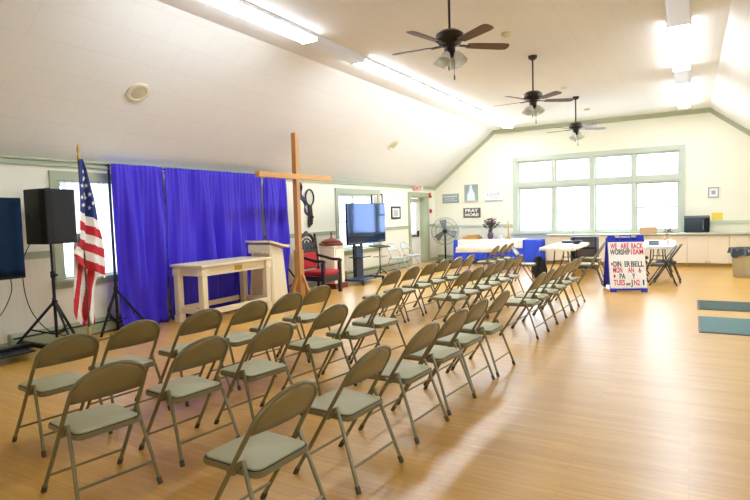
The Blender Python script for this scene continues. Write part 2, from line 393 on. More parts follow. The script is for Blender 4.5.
# door in the left wall, recessed -------------------------------------
ya, yb, za, zb = D1; b = MB(); cw = .14
b.box((XL+.015, (ya+yb)/2, zb+cw/2), (.05, yb-ya+2*cw, cw))
for y in (ya-cw/2, yb+cw/2): b.box((XL+.015, y, zb/2), (.05, cw, zb))
for y in (ya+.015, yb-.015): b.box((XL-.15, y, zb/2), (.3, .03, zb))
b.box((XL-.15, (ya+yb)/2, zb-.015), (.3, yb-ya, .03))
door = struct(b.build('door_1', M['green'], smooth=False))
q = MB(); xd = XL-.24; wy0, wy1, wz0, wz1 = 15.55, 16.14, 1.0, 1.95
y0, y1 = ya+.03, yb-.03
q.box((xd, (y0+wy0)/2, 1.05), (.05, wy0-y0, 2.1)).box((xd, (wy1+y1)/2, 1.05), (.05, y1-wy1, 2.1)).box((xd, (wy0+wy1)/2, wz0/2), (.05, wy1-wy0, wz0)).box((xd, (wy0+wy1)/2, (wz1+2.1)/2), (.05, wy1-wy0, 2.1-wz1))
leaf = q.build('door_leaf', M['white'], door, smooth=False)
MB().box((xd, (wy0+wy1)/2, (wz0+wz1)/2), (.012, wy1-wy0, wz1-wz0)).build('pane', M['glass'], leaf, smooth=False)
MB().bar((xd+.07, 15.45, .9), (xd+.07, 16.25, .9), .035, .05).box((xd+.045, 15.47, .9), (.05, .05, .05)).box((xd+.045, 16.25, .95), (.07, .07, .2), bev=.01).build('push_bar', M['blackm'], leaf)
# outer entrance doors on the right wall (beside the mats)
b = MB(); ya, yb = 8.4, 10.2
b.box((XR-.02, (ya+yb)/2, 2.2), (.05, yb-ya+.3, .14))
for y in (ya-.07, yb+.07): b.box((XR-.02, y, 1.07), (.05, .14, 2.14))
d2 = struct(b.build('door_2', M['green'], smooth=False))
for a, e in ((ya, (ya+yb)/2-.003), ((ya+yb)/2+.003, yb)):
    MB().box((XR-.02, (a+e)/2, 1.065), (.04, e-a, 2.11), bev=.004).build('door_leaf', M['white'], d2, smooth=False)

# outside ground seen through the windows
struct(MB().box((-2.5, 7, -.6), (120, 120, .2)).build('ground', M['snow'], smooth=False))

# ------------------------------------------------------------------ folding chairs
def arc_pts(w, z0, y0, z1, y1, rad):
    """U-shaped tube: up the left side, across the top, down the right; plane leans from (y0,z0) to (y1,z1)"""
    P = []
    L = math.hypot(z1-z0, y1-y0); dy, dz = (y1-y0)/L, (z1-z0)/L
    def at(x, t): return (x, y0+dy*t, z0+dz*t)
    P.append(at(-w, 0)); P.append(at(-w*.985, (L-rad)*.55)); P.append(at(-w*.96, L-rad))
    n = 9
    for i in range(1, n):
        a = PI/2*i/n; P.append(at(-w*.96+rad*1.25*(1-math.cos(a)), L-rad+rad*math.sin(a)))
    P.append(at(0, L))
    P += [(-x, y, z) for x, y, z in P[-2::-1]]
    return P
def make_chair(fr, bp, st, name='folding_chair', label='', pad=True):
    root = thing(name, label, 'chair')
    fx, fy, by, H = .232, .245, -.262, .815
    # geometry of the main tube: straight line from the front foot to the top
    def mt(z): return fy+(by-fy)*z/H
    zs = .385
    for s in (-1, 1):
        lg = MB().tube([(s*fx, fy, .012), (s*(fx-.004), mt(.2), .2), (s*.224, mt(zs), zs)], .0125).build('leg', M[fr], root)
        MB().tube([(s*fx, fy+.004, 0), (s*fx, fy-.02, .04)], .0165, 8).build('foot_cap', M['foot'], lg)
    for s in (-1, 1):
        lg = MB().tube([(s*.238, -.245, .012), (s*.22, -.17, .22), (s*.202, -.075, .47)], .0115).build('leg', M[fr], root)
        MB().tube([(s*.238, -.247, 0), (s*.234, -.232, .04)], .0155, 8).build('foot_cap', M['foot'], lg)
    MB().tube(arc_pts(.224, zs, mt(zs), H-.0125, mt(H-.0125), .17), .0125).build('frame', M[fr], root)
    # D-shaped pressed back panel
    L = math.hypot(H-.012-zs, mt(H-.012)-mt(zs)); pts = arc_pts(.216, zs, mt(zs), H-.02, mt(H-.02), .165)
    prof = [(p[0], p[1], p[2]) for p in pts if p[2] > .6]
    lo = .6
    prof = [(-.2095, mt(lo), lo)] + prof + [(.2095, mt(lo), lo)]
    n = len(prof); b = MB(); nrm = Vector((0, -(H), -(fy-by))).normalized()
    # loft between left and right halves with a shallow curve to the rear
    rows = []
    half = n//2
    for i in range(half+1):
        l, rr = Vector(prof[i]), Vector(prof[n-1-i]); row = []
        for j in range(9):
            t = j/8; p = l.lerp(rr, t); bow = 4*t*(1-t)*.022
            row.append(b.b.verts.new(p + Vector((0, -1, 0))*bow))
        rows.append(row)
    for A, B in zip(rows, rows[1:]):
        for j in range(8): b.b.faces.new((A[j], A[j+1], B[j+1], B[j]))
    bmesh.ops.remove_doubles(b.b, verts=b.b.verts[:], dist=1e-4)
    b.build('backrest', M[bp], root, solid=.012)
    # seat pan and pad
    def seat_outline(w0, w1, y0, y1, rd):
        P = []
        for cx, cy, a0 in ((w1-rd, y1-rd, 0), (-(w1-rd), y1-rd, 90), (-(w0-rd), y0+rd, 180), (w0-rd, y0+rd, 270)):
            for k in range(5):
                a = math.radians(a0+k*22.5); P.append((cx+rd*math.cos(a), cy+rd*math.sin(a)))
        return P
    seat = MB().prism(seat_outline(.198, .205, -.165, .235, .05), .388, .42, 'XY', .006).build('seat', M[fr], root)
    if pad:
        P = MB()
        o1 = seat_outline(.184, .191, -.151, .221, .045); o2 = seat_outline(.168, .175, -.135, .205, .04)
        A = [P.b.verts.new((x, y, .417)) for x, y in o1]; A2 = [P.b.verts.new((x, y, .43)) for x, y in o1]; B = [P.b.verts.new((x, y, .438)) for x, y in o2]
        m_ = len(o1)
        for k in range(m_):
            j = (k+1) % m_
            P.b.faces.new((A[k], A[j], A2[j], A2[k])); P.b.faces.new((A2[k], A2[j], B[j], B[k]))
        P.b.faces.new(B)
        P.build('cushion', M[st], seat)
        MB().tube([(x, y, .4205) for x, y in seat_outline(.188, .195, -.155, .225, .047)], .0035, 5, closed=True).build('gap_shade', M['black'], seat)  # black ring standing in for the shaded gap between pad and rim
    for s in (-1, 1):
        MB().box((s*.213, mt(.405), .405), (.024, .05, .03), bev=.004).bar((s*.213, -.075, .462), (s*.213, mt(.405), .40), .012, .022).build('hinge', M[fr], root)
    MB().tube([(-fx+.006, mt(.12), .12), (fx-.006, mt(.12), .12)], .008, 6).build('stretcher', M[fr], root)
    MB().tube([(-.226, -.2, .135), (.226, -.2, .135)], .008, 6).build('stretcher', M[fr], root)
    return root
proto = make_chair('frame', 'backp', 'vinyl')
used = {'a': False}
def chair(x, y, rz, label, group, src=None):
    if src is None: src = proto
    if not src.get('label'):
        src.location = (x, y, 0); src.rotation_euler = (0, 0, rz); tag(src, label, 'chair', group); return src
    return dup(src, (x, y, 0), rz, label, group)
ORD = ['nearest', 'second', 'third', 'fourth', 'fifth', 'farthest']
rowsd = dict(
 A=([(-4.08, 2.31), (-4.08, 2.86), (-3.97, 3.46), (-3.88, 3.99), (-3.89, 4.57), (-3.93, 5.17)], 'tan folding chair of the near block row beside the pale wooden table', -5),
 B=([(-3.08, 1.96), (-3.08, 2.64), (-2.95, 3.22), (-3.0, 4.1), (-2.97, 4.69), (-3.01, 5.25)], 'tan folding chair of the middle row in the near block', -7),
 C=([(-1.88, 2.06), (-1.875, 2.85), (-1.875, 3.63), (-1.87, 4.23), (-1.88, 4.80), (-1.845, 5.38)], 'tan folding chair of the near block row along the open aisle floor', -4),
 D=([(-3.9, 6.94), (-3.88, 7.54), (-3.89, 8.2), (-3.89, 8.78), (-3.84, 9.30), (-3.79, 9.81)], 'tan folding chair of the far block row nearest the television cart', -4),
 E=([(-2.91, 7.19), (-2.91, 7.72), (-2.88, 8.24), (-2.9, 8.78), (-2.9, 9.33), (-2.88, 9.84)], 'tan folding chair of the middle row in the far block', -4),
 F=([(-1.87, 7.1), (-1.86, 7.61), (-1.84, 8.14), (-1.83, 8.66), (-1.84, 9.2), (-1.83, 9.72)], 'tan folding chair of the far block row along the open aisle floor', -4))
rnd = random.Random(3)
for key, (pts, lab, ra) in rowsd.items():
    for i, (x, y) in enumerate(pts):
        chair(x, y, PI/2+math.radians(ra+rnd.uniform(-1.5, 1.5)), f'{ORD[i]} {lab}', 'tan folding chairs set out in rows')
# chairs at the meal tables
for i, (x, y) in enumerate([(-4.17, 12.62), (-4.13, 13.13), (-4.12, 13.66)]):
    chair(x, y, PI/2, f'{["nearest", "middle", "farthest"][i]} tan folding chair on the window-facing right side of the cream-covered table'.replace('window-facing ', ''), 'tan folding chairs at the meal tables')
chair(-3.2, 12.2, -PI/2+.1, 'tan folding chair with empty seat beside the black bag at the centre table', 'tan folding chairs at the meal tables')
chair(-1.86, 12.45, PI/2+.12, 'tan folding chair just left of the blue sign, nearest at the centre table', 'tan folding chairs at the meal tables')
chair(-2.0, 13.95, PI/2, 'tan folding chair behind the nearest one on the right side of centre table', 'tan folding chairs at the meal tables')
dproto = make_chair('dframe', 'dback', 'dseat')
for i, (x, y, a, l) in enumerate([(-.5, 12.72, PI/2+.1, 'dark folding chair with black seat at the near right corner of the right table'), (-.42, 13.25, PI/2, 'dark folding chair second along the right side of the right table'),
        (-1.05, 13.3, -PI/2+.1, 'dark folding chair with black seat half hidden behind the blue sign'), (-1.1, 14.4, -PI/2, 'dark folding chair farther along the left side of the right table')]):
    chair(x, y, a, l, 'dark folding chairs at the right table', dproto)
wproto = make_chair('wframe', 'wseat', 'wseat', pad=True)
chair(-6.95, 13.3, -PI/2-.15, 'pale grey folding chair against the left wall, the one nearer the television', 'pale folding chairs by the left wall', wproto)
chair(-6.95, 14.1, -PI/2-.1, 'pale grey folding chair against the left wall, the one nearer the door', 'pale folding chairs by the left wall', wproto)

# ------------------------------------------------------------------ stage: drapes on a pipe stand
XD = -7.27
st = thing('drape_stand', 'black pipe-and-drape stand holding up the violet curtains along the left wall', 'stand', (XD, 5.04, 0))
for y in (0, 3.9):
    MB().tube([(-.03, y, .02), (-.03, y, 2.36)], .019, 8).tube([(-.03, y, 1.2), (-.03, y, 2.45)], .014, 8).build('upright', M['blackm'], st)
MB().tube([(-.03, -.05, 2.425), (-.03, 3.94, 2.425)], .013, 8).build('crossbar', M['blackm'], st)
for y in (0, 3.9):
    b = MB()
    for a in (60, 180, 300):
        dx, dy = math.cos(math.radians(a)), math.sin(math.radians(a))
        b.bar((-.03, y, .62), (-.03+.38*dx, y+.46*dy, .015), .022, .03); b.bar((-.03, y, .12), (-.03+.21*dx, y+.25*dy, .27), .016, .02)
    b.lathe([(.03, .58), (.032, .66), (.02, .67)], (-.03, y, 0), 10).build('tripod', M['blackm'], st)
def drape(y0, y1, seed, label, lean=0, pool=.0, top=2.44):
    rr = random.Random(seed); W = y1-y0
    waves = [(rr.uniform(.16, .6), rr.uniform(0, 6.28), rr.uniform(-.35, .35)) for _ in range(7)]
    pl = [rr.uniform(0, 6.28) for _ in range(2)]
    def fn(u, v):
        z = top*(1-v)+.012; Y = u*W; e = v**.6
        x = sum(.026*(.35+l)*math.sin(2*PI*(Y+sk*v)/l+p) for l, p, sk in waves)*(.35+1.25*e)
        x += .010*math.sin(2*PI*Y/.075+pl[0])*(1-v)**1.5          # gathers along the rod
        x += pool*max(0, v-.9)*10*(.35+.3*math.sin(9*u+pl[1]))
        if v > .985: z = .012
        y = y0+Y+lean*v*(1-u)+.02*math.sin(6*Y+pl[1])*v
        x = max(-.1, min(.16, x))
        return (x+.03, y-5.04, z)
    return tag_obj(MB().grid(fn, int(W/.012), 26).build('drape', M['curtain'], None, solid=.006), label)
def tag_obj(o, label):
    o.location = (XD, 5.04, 0); return tag(o, label, 'curtain', 'violet drapes on the pipe stand')
drape(5.04, 5.95, 1, 'violet-blue drape panel at the left end, next to the flag', .05, .12)
drape(5.96, 8.27, 2, 'widest violet-blue drape panel, hanging behind the pale wooden table', 0, .05)
drape(8.31, 8.96, 5, 'violet-blue drape panel at the right end, hanging behind the wooden cross', 0, .05)

# sheer curtains over the near window
sc = thing('window_curtain', 'white curtain on a thin rod covering the window behind the flag', 'curtain', (XL+.075, 4.42, 0))
MB().tube([(0, -.06, 2.19), (0, 1.54, 2.19)], .008, 8).build('rod', M['steel'], sc)
for y in (.04, .16, .55, .62, .70, 1.1, 1.3):
    MB().tube([(.0, y+.02*math.cos(a), 2.19+.02*math.sin(a)) for a in [2*PI*i/10 for i in range(10)]], .004, 5, closed=True).build('ring', M['steel'], sc)
def translucent(col):
    m = bpy.data.materials.new('translucent_cloth'); m.use_nodes = True; nt = m.node_tree; nt.nodes.remove(nt.nodes['Principled BSDF'])
    a = nt.nodes.new('ShaderNodeBsdfDiffuse'); a.inputs[0].default_value = lin(col); t = nt.nodes.new('ShaderNodeBsdfTranslucent'); t.inputs[0].default_value = lin(col)
    x = nt.nodes.new('ShaderNodeMixShader'); x.inputs[0].default_value = .6
    nt.links.new(a.outputs[0], x.inputs[1]); nt.links.new(t.outputs[0], x.inputs[2]); nt.links.new(x.outputs[0], nt.nodes['Material Output'].inputs[0]); return m
MB().grid(lambda u, v: (.012*math.sin(2*PI*u*16), 1.48*u, 2.17-1.3*v), 130, 6).build('cloth', translucent('#f4f7fb'), sc)

# ------------------------------------------------------------------ pale wooden communion table
t = thing('communion_table', 'long whitewashed wooden table with square legs in front of the violet drapes', 'table', (-6.732, 6.653, 0), 0)
w, l, h = .71, 1.62, .92
MB().box((0, 0, h-.02), (w, l, .04), bev=.008).build('tabletop', M['pine'], t)
b = MB(); 
for s in (-1, 1): b.box((s*(w/2-.075), 0, h-.11), (.03, l-.2, .14)).box((0, s*(l/2-.075), h-.11), (w-.2, .03, .14))
apron = b.build('apron', M['pine'], t, smooth=False)
MB().box((w/2-.055, .02, h-.11), (.012, .16, .075), bev=.003).build('plaque', M['brass'], apron)
for sx in (-1, 1):
    for sy in (-1, 1):
        MB().box((sx*(w/2-.085), sy*(l/2-.085), .45), (.105, .105, .9), bev=.008).box((sx*(w/2-.085), sy*(l/2-.085), .8), (.125, .125, .12), bev=.006).box((sx*(w/2-.085), sy*(l/2-.085), .06), (.125, .125, .12), bev=.006).build('leg', M['pine2'], t)
for s in (-1, 1): MB().box((0, s*(l/2-.085), .19), (w-.27, .045, .085), bev=.005).build('stretcher', M['pine'], t)
MB().box((-.36, 0, .19), (.045, l-.27, .085), bev=.005).build('stretcher', M['pine'], t)
MB().box((.36, 0, .19), (.045, l-.27, .085), bev=.005).build('stretcher', M['pine'], t)

# lectern ---------------------------------------------------------
t = thing('lectern', 'whitewashed wooden lectern with slanted top between the long table and the cross', 'lectern', (-6.72, 7.74, 0))
def frust(b, w0, d0, z0, w1, d1, z1, tilt=0):
    P = [(-w0/2, -d0/2, z0), (w0/2, -d0/2, z0), (w0/2, d0/2, z0), (-w0/2, d0/2, z0), (-w1/2, -d1/2, z1), (w1/2, -d1/2, z1), (w1/2, d1/2, z1-tilt), (-w1/2, d1/2, z1-tilt)]
    V = [b.b.verts.new(p) for p in P]
    for q in ((0, 3, 2, 1), (4, 5, 6, 7), (0, 1, 5, 4), (1, 2, 6, 5), (2, 3, 7, 6), (3, 0, 4, 7)): b.b.faces.new([V[i] for i in q])
b = MB(); frust(b, .54, .42, .06, .42, .33, 1.12, .09); b.build('pedestal', M['pine2'], t, smooth=False)
MB().box((0, 0, .035), (.6, .46, .07), bev=.008).build('plinth', M['pine'], t)
for s in (-1, 1): MB().bar((s*.262, -.212, .08), (s*.205, -.172, 1.08), .05, .03).build('corner_post', M['pine2'], t)
# scalloped valance under the top
sc_ = [(-.26, 1.13)]; 
for i in range(6):
    for k in range(7):
        a = PI*k/6; sc_.append((-.26+.0867*i+.0433*(1-math.cos(a)), 1.0-.03*math.sin(a)))
sc_ += [(.26, 1.13)]
MB().prism(sc_, -.235, -.2, 'XZ').build('valance', M['pine'], t, smooth=False)
th = math.atan2(.12, .5)
MB().box((0, 0, 1.125), (.6, .54, .035), Matrix.Rotation(-th, 4, 'X'), .006).box((0, .262, 1.085), (.6, .022, .05), Matrix.Rotation(-th, 4, 'X'), .004).build('reading_top', M['pine'], t)

# cross ---------------------------------------------------------
t = thing('wooden_cross', 'tall honey-coloured wooden cross standing on the floor beside the lectern', 'cross', (-6.5, 8.37, 0))
MB().box((0, 0, 1.6), (.1, .1, 3.18), bev=.004).build('upright', M['oak'], t)
MB().box((.006, .02, 2.37), (.095, 2.2, .1), bev=.004).build('crossbeam', M['oakh'], t)
for a, L in ((PI/2, .3), (-PI/2, .3), (0, .3), (PI, .3)):
    q = Matrix.Rotation(a, 4, 'Z')
    MB().bar(q @ Vector((L-.01, 0, .03)), q @ Vector((.06, 0, .5)), .04, .05).build('brace', M['oak'], t, smooth=False)
MB().box((0, 0, .5), (.135, .135, .96), bev=.004).build('socket', M['oak'], t)
MB().box((0, 0, .012), (.62, .09, .024)).box((0, 0, .013), (.09, .62, .024)).build('foot', M['oak'], t, smooth=False)

# pulpit chair ---------------------------------------------------------
t = thing('pulpit_chair', 'dark carved high-back armchair with red velvet seat beside the cross', 'chair', (-6.75, 9.4, 0))   # faces +X
for sx, sy in ((1, 1), (1, -1)):
    MB().box((.29*sx, .3*sy, .33), (.07, .07, .66), bev=.008).lathe([(.02, .66), (.045, .68), (.045, .70), (.0, .725)], (.29, .3*sy, 0), 12).build('leg', M['carved'], t)
for sy in (1, -1):
    MB().bar((-.26, .3*sy, 0), (-.26, .3*sy, .5), .06, .07, .006).bar((-.26, .3*sy, .45), (-.33, .3*sy, 1.16), .05, .055, .006).ball((-.335, .3*sy, 1.2), (.03, .03, .05)).build('leg', M['carved'], t)
    b = MB().tube([(-.29, .3*sy, .78), (-.1, .3*sy, .74), (.12, .3*sy, .69), (.3, .3*sy, .69), (.34, .3*sy, .66)], .03, 8)
    b.build('armrest', M['carved'], t)
    MB().bar((-.2, .3*sy, .33), (.29, .3*sy, .33), .04, .1).build('side_rail', M['carved'], t)
MB().box((.29, 0, .32), (.04, .56, .13), bev=.006).build('front_rail', M['carved'], t)
MB().box((.02, 0, .43), (.56, .58, .1), bev=.035, seg=3).build('seat_cushion', M['velvet'], t)
Rb = Matrix.Rotation(-.1, 4, 'Y')
MB().box((-.275, 0, .68), (.07, .5, .34), Rb, .03, 3).build('back_cushion', M['velvet'], t)
b = MB()
arch = [(.27*math.cos(PI*i/16), .98+.26*math.sin(PI*i/16)) for i in range(17)]
b.tube([(-.33, y, z) for y, z in arch], .035, 8)
for k, rr in enumerate((.19, .11)): b.tube([(-.325, rr*math.cos(PI*i/12), .95+rr*1.0*math.sin(PI*i/12)) for i in range(13)], .018, 6)
for y in (-.22, -.13, 0, .13, .22): b.bar((-.30, y, .86), (-.33, y, 1.1), .03, .03)
b.box((-.3, 0, .88), (.05, .56, .06)).ball((-.335, 0, 1.26), (.03, .07, .05)).box((-.31, 0, .97), (.012, .5, .16))
b.build('carved_crest', M['carved'], t)

# baptismal font ---------------------------------------------------------
t = thing('baptismal_font', 'white panelled pedestal font with red-brown rounded lid behind the pulpit chair', 'font', (-6.97, 10.17, 0))
MB().box((0, 0, .06), (.5, .5, .12), bev=.008).build('plinth', M['mahog'], t)
b = MB().box((0, 0, .53), (.4, .4, .84), bev=.01)
for s in (-1, 1): b.box((s*.19, 0, .53), (.05, .3, .7), bev=.006).box((0, s*.19, .53), (.3, .05, .7), bev=.006)
b.box((0, 0, .93), (.46, .46, .04), bev=.008)
b.build('pedestal', M['cream_cloth'], t)
MB().lathe([(.26, .95), (.285, .965), (.285, 1.0), (.25, 1.01)], seg=8).build('rim', M['mahog'], t, smooth=False)
MB().lathe([(.24, 1.01), (.23, 1.05), (.16, 1.09), (.05, 1.105), (.02, 1.13), (.012, 1.16), (.02, 1.2), (.008, 1.26), (0, 1.27)], seg=20).build('lid', M['mahog'], t)

# ------------------------------------------------------------------ TVs on rolling carts
def tv(name, y, label, x=-6.72, z0=.93, w=1.78, h=.96):
    t = thing(name, label, 'television', (x, y, z0))
    MB().box((-.02, 0, h/2), (.05, w, h), bev=.006).box((-.06, 0, h*.45), (.06, w*.6, h*.6), bev=.01).build('housing', M['black'], t)
    MB().box((.0065, 0, h/2+.008), (.004, w-.024, h-.04)).build('screen', M['screen'], t, smooth=False)
    MB().box((.006, 0, .012), (.006, .12, .01)).build('badge', M['steel'], t, smooth=False)
    return t
def tv_cart(y, label, x=-6.86, col='navy', span=1.3):
    t = thing('television_cart', label, 'cart', (x, y, 0))
    for s in (-1, 1): MB().box((0, s*.16, .78), (.05, .07, 1.36), bev=.006).build('post', M['blackm'], t)
    MB().box((.03, 0, .5), (.02, .26, .78), bev=.004).build('front_panel', M[col], t)
    MB().box((.06, 0, .62), (.32, .5, .025), bev=.006).build('shelf', M['blackm'], t)
    MB().box((.04, 0, 1.35), (.05, .6, .1)).box((.04, 0, 1.15), (.05, .6, .06)).build('bracket', M['blackm'], t)
    b = MB()
    for s in (-1, 1): b.box((.08, s*span/2*.72, .115), (.72, .07, .05), bev=.01)
    b.box((0, 0, .125), (.12, span*.72, .05), bev=.008).box((.1, 0, .1), (.42, span*.6, .02), bev=.004)
    b.build('base', M[col], t)
    for sx in (-.25, .41):
        for s in (-1, 1):
            cst = MB().box((sx, s*span*.36, .075), (.05, .045, .05), bev=.006).build('caster', M['blackm'], t)
            MB().lathe([(.03, -.014), (.04, -.01), (.04, .01), (.03, .014)], (sx, s*span*.36, .04), 14, Matrix.Rotation(PI/2, 4, 'X')).build('wheel', M['steel'], cst)
    return t
tv('television', 11.34, 'large flat television with a blue reflection on a wheeled cart by the far window')
tv_cart(11.1, 'wheeled television cart with navy column beside the font')
tv('television', 2.73, 'dark flat television cut by the left edge of the photo beside the loudspeaker', x=-6.95, z0=.97)
tv_cart(2.9, 'wheeled television cart at the left edge with its base reaching under the loudspeaker', x=-7.09, col='black', span=2.3)

# music stand
t = thing('music_stand', 'black music stand with a flat desk between the television and the pale chairs', 'stand', (-6.85, 12.15, 0))
MB().tube([(0, 0, .1), (0, 0, .8)], .014, 8).build('pole', M['blackm'], t)
MB().box((0, 0, .81), (.36, .52, .02), Matrix.Rotation(.12, 4, 'Y'), .004).build('desk', M['black'], t)
MB().box((.02, 0, .55), (.24, .4, .015), bev=.003).build('shelf', M['steel'], t)
b = MB()
for a in (30, 150, 270): b.tube([(0, 0, .26), (.26*math.cos(math.radians(a)), .26*math.sin(math.radians(a)), .012)], .011, 6)
b.build('tripod', M['blackm'], t)

# ------------------------------------------------------------------ loudspeaker on tripod
SP = (-7.03, 3.99)
t = thing('loudspeaker', 'black loudspeaker cabinet on a tripod stand left of the flag', 'loudspeaker', (SP[0], SP[1], 1.36), math.radians(14))
pf = [(-.2, -.17), (-.2, .17), (.12, .245), (.2, .225), (.2, -.225), (.12, -.245)]
MB().prism(pf, 0, .68, 'XY', .008).build('cabinet', M['black'], t, smooth=False)
MB().prism([(.2, -.215), (.2, .215), (.222, .15), (.222, -.15)], .02, .66, 'XY', .004).build('grille', M['grille'], t, smooth=False)
MB().box((0, -.222, .34), (.14, .012, .05), math.radians(-13), .004).build('handle', M['blackm'], t)
MB().lathe([(.03, -.0), (.035, .005), (.03, .02)], (0, 0, .68), 12).build('top_socket', M['blackm'], t)
t = thing('speaker_stand', 'black tripod stand under the loudspeaker left of the flag', 'stand', (SP[0], SP[1], 0))
MB().tube([(0, 0, .16), (0, 0, .95)], .019, 10).tube([(0, 0, .9), (0, 0, 1.36)], .016, 10).build('pole', M['blackm'], t)
MB().lathe([(.024, .56), (.034, .57), (.034, .63), (.024, .64)], seg=12).box((.035, -.03, .66), (.05, .02, .02)).build('hub', M['blackm'], t)
MB().lathe([(.022, .92), (.03, .93), (.03, 1.0), (.022, 1.01)], seg=12).tube([(.02, .0, .96), (.07, .02, .96)], .012, 8).build('collar', M['blackm'], t)
for a in (-128, -8, 112):
    ca, sa = math.cos(math.radians(a)), math.sin(math.radians(a)); k = .52 if a != 112 else .4
    lg = MB().bar((.02*ca, .02*sa, .6), (k*ca, k*sa, .02), .022, .034, .004).build('leg', M['blackm'], t)
    MB().bar((k*ca*1.02, k*sa*1.02, 0), (k*ca*.95, k*sa*.95, .06), .03, .04, .006).build('rubber_foot', M['black'], lg)
    MB().bar((.02*ca, .02*sa, .2), (k*.55*ca, k*.55*sa, .285), .012, .02).build('brace', M['blackm'], t)

def cable(name, pts, label, r=.006):
    # smooth through the points
    P = [Vector(p) for p in pts]; out = []
    for i in range(len(P)-1):
        p0, p1, p2, p3 = P[max(i-1, 0)], P[i], P[i+1], P[min(i+2, len(P)-1)]
        for k in range(8):
            s = k/8
            out.append(.5*((2*p1)+(-p0+p2)*s+(2*p0-5*p1+4*p2-p3)*s*s+(-p0+3*p1-3*p2+p3)*s**3))
    out.append(P[-1])
    return tag(MB().tube(out, r, 6).build(name, M['black']), label, 'cable')
cable('speaker_cable', [(-7.1, 3.8, 1.42), (-7.2, 3.72, 1.1), (-7.2, 3.76, .6), (-7.15, 3.95, .25), (-7.05, 4.2, .12), (-6.95, 4.45, .03), (-7.0, 4.7, .008), (-7.2, 4.85, .008)], 'thin black cable hanging down behind the loudspeaker to the floor')
cable('television_cable', [(-7.06, 3.5, 1.0), (-7.1, 3.52, .8), (-7.12, 3.4, .55), (-7.15, 3.2, .4), (-7.2, 3.0, .3)], 'thin black cable looping below the left-edge television')

# ------------------------------------------------------------------ flags
FP = (-7.02, 4.42)
t = thing('flag_pole', 'brass-tipped flag pole carrying the striped flag beside the loudspeaker', 'flag pole', (FP[0], FP[1], 0))
MB().tube([(0, 0, .05), (0, 0, 2.46)], .013, 8).build('pole', M['walnut'], t)
MB().lathe([(.018, 2.44), (.022, 2.46), (.012, 2.5), (.008, 2.53), (.02, 2.56), (.014, 2.62), (0, 2.66)], seg=10).build('finial', M['brass'], t)
MB().lathe([(.13, 0), (.13, .02), (.05, .05), (.024, .07), (.022, .2), (.016, .21)], seg=20).build('base', M['brass'], t)
YS, ZS = .0132, .01318             # metres across / down per unit of the cloth's own coordinates
def interp(tab, q):
    for (a, l0, r0), (b_, l1, r1) in zip(tab, tab[1:]):
        if a <= q <= b_:
            k = (q-a)/(b_-a); k = k*k*(3-2*k) if False else k
            return l0+(l1-l0)*k, r0+(r1-r0)*k
    return tab[-1][1:]
UP = [(0, -1.5, 2), (10, -2.5, 5), (22, -4, 7), (42, -5, 11), (67, -6, 14), (82, -7, 17), (92, -15, 18), (104, -10, 18.5), (116, -4, 18)]
LOW = [(74, -7, 12), (90, -10, 14), (104, -11, 15), (118, -12, 15), (132, -13, 9.5), (152, -14, 8.5), (160, -12, 8.5), (168, -5, 8)]
def canton(q, dx): return 52+.5*(dx+6)
def up_pt(u, v, off=0):
    q = 116*v; l, r_ = interp(UP, q); dx = l+(r_-l)*u
    hem = 101+.75*(dx+10)            # the lower hem runs down to the right
    qq = q*min(1, hem/116) if v > 0 else 0
    qq = q*hem/116
    l, r_ = interp(UP, qq); dx = l+(r_-l)*u
    fold = .035*math.sin(u*7.5+v*2.2)*min(1, v*3)+.018*math.sin(u*15+1+v*5)*min(1, v*2)
    return Vector((.05+fold+off, dx*YS, 2.45-qq*ZS)), dx, qq
def low_pt(u, v):
    q = 74+94*v; l, r_ = interp(LOW, q); dx = l+(r_-l)*u
    fold = .04*math.sin(u*9+.5)+.02*math.sin(u*17+v*3)
    return Vector((-.035+fold*.6, dx*YS, 2.45-q*ZS)), dx, q
fo = thing('draped_flag', 'red, white and blue striped flag with white stars draped on the brass-tipped pole', 'flag', (FP[0], FP[1], 0))
def fmat(u, v):
    _, dx, q = up_pt(u, v); c_ = canton(q, dx)
    if q < c_: return 2
    return 1 if int((q-c_)/9.2) % 2 == 0 else 0
cl = MB().grid(lambda u, v: up_pt(u, v)[0], 50, 160, fmat).build('cloth', [M['flagr'], M['flagw'], M['flagb']], fo, solid=.004)
def lmat(u, v):
    _, dx, q = low_pt(u, v); return 0 if int((dx+.2*(q-100)+30)/6.2) % 2 == 0 else 1
MB().grid(lambda u, v: low_pt(u, v)[0], 60, 60, lmat).build('lower_fold', [M['flagr'], M['flagw']], fo, solid=.004)
stars = MB()
for u, v in ((.4, .115), (.62, .17), (.35, .19), (.72, .235), (.2, .25), (.5, .26), (.78, .31), (.3, .325), (.57, .345), (.82, .385), (.12, .36), (.42, .41), (.68, .43), (.2, .43)):
    p = up_pt(u, v)[0]; pu = (up_pt(u+.02, v)[0]-up_pt(u-.02, v)[0]).normalized(); pv = (up_pt(u, v-.01)[0]-up_pt(u, v+.01)[0]).normalized()
    nn = pu.cross(pv).normalized(); nn = nn if nn.x > 0 else -nn; V = []
    pv = nn.cross(pu).normalized()
    for k in range(10):
        rad = .036 if k % 2 == 0 else .0145; a = PI/2+PI*k/5
        V.append(stars.b.verts.new(p+pu*rad*math.cos(a)*.8+pv*rad*math.sin(a)*(1 if pv.z > 0 else -1)+nn*.012))
    stars.b.faces.new(V)
stars.build('stars', M['flagw'], cl, smooth=False)

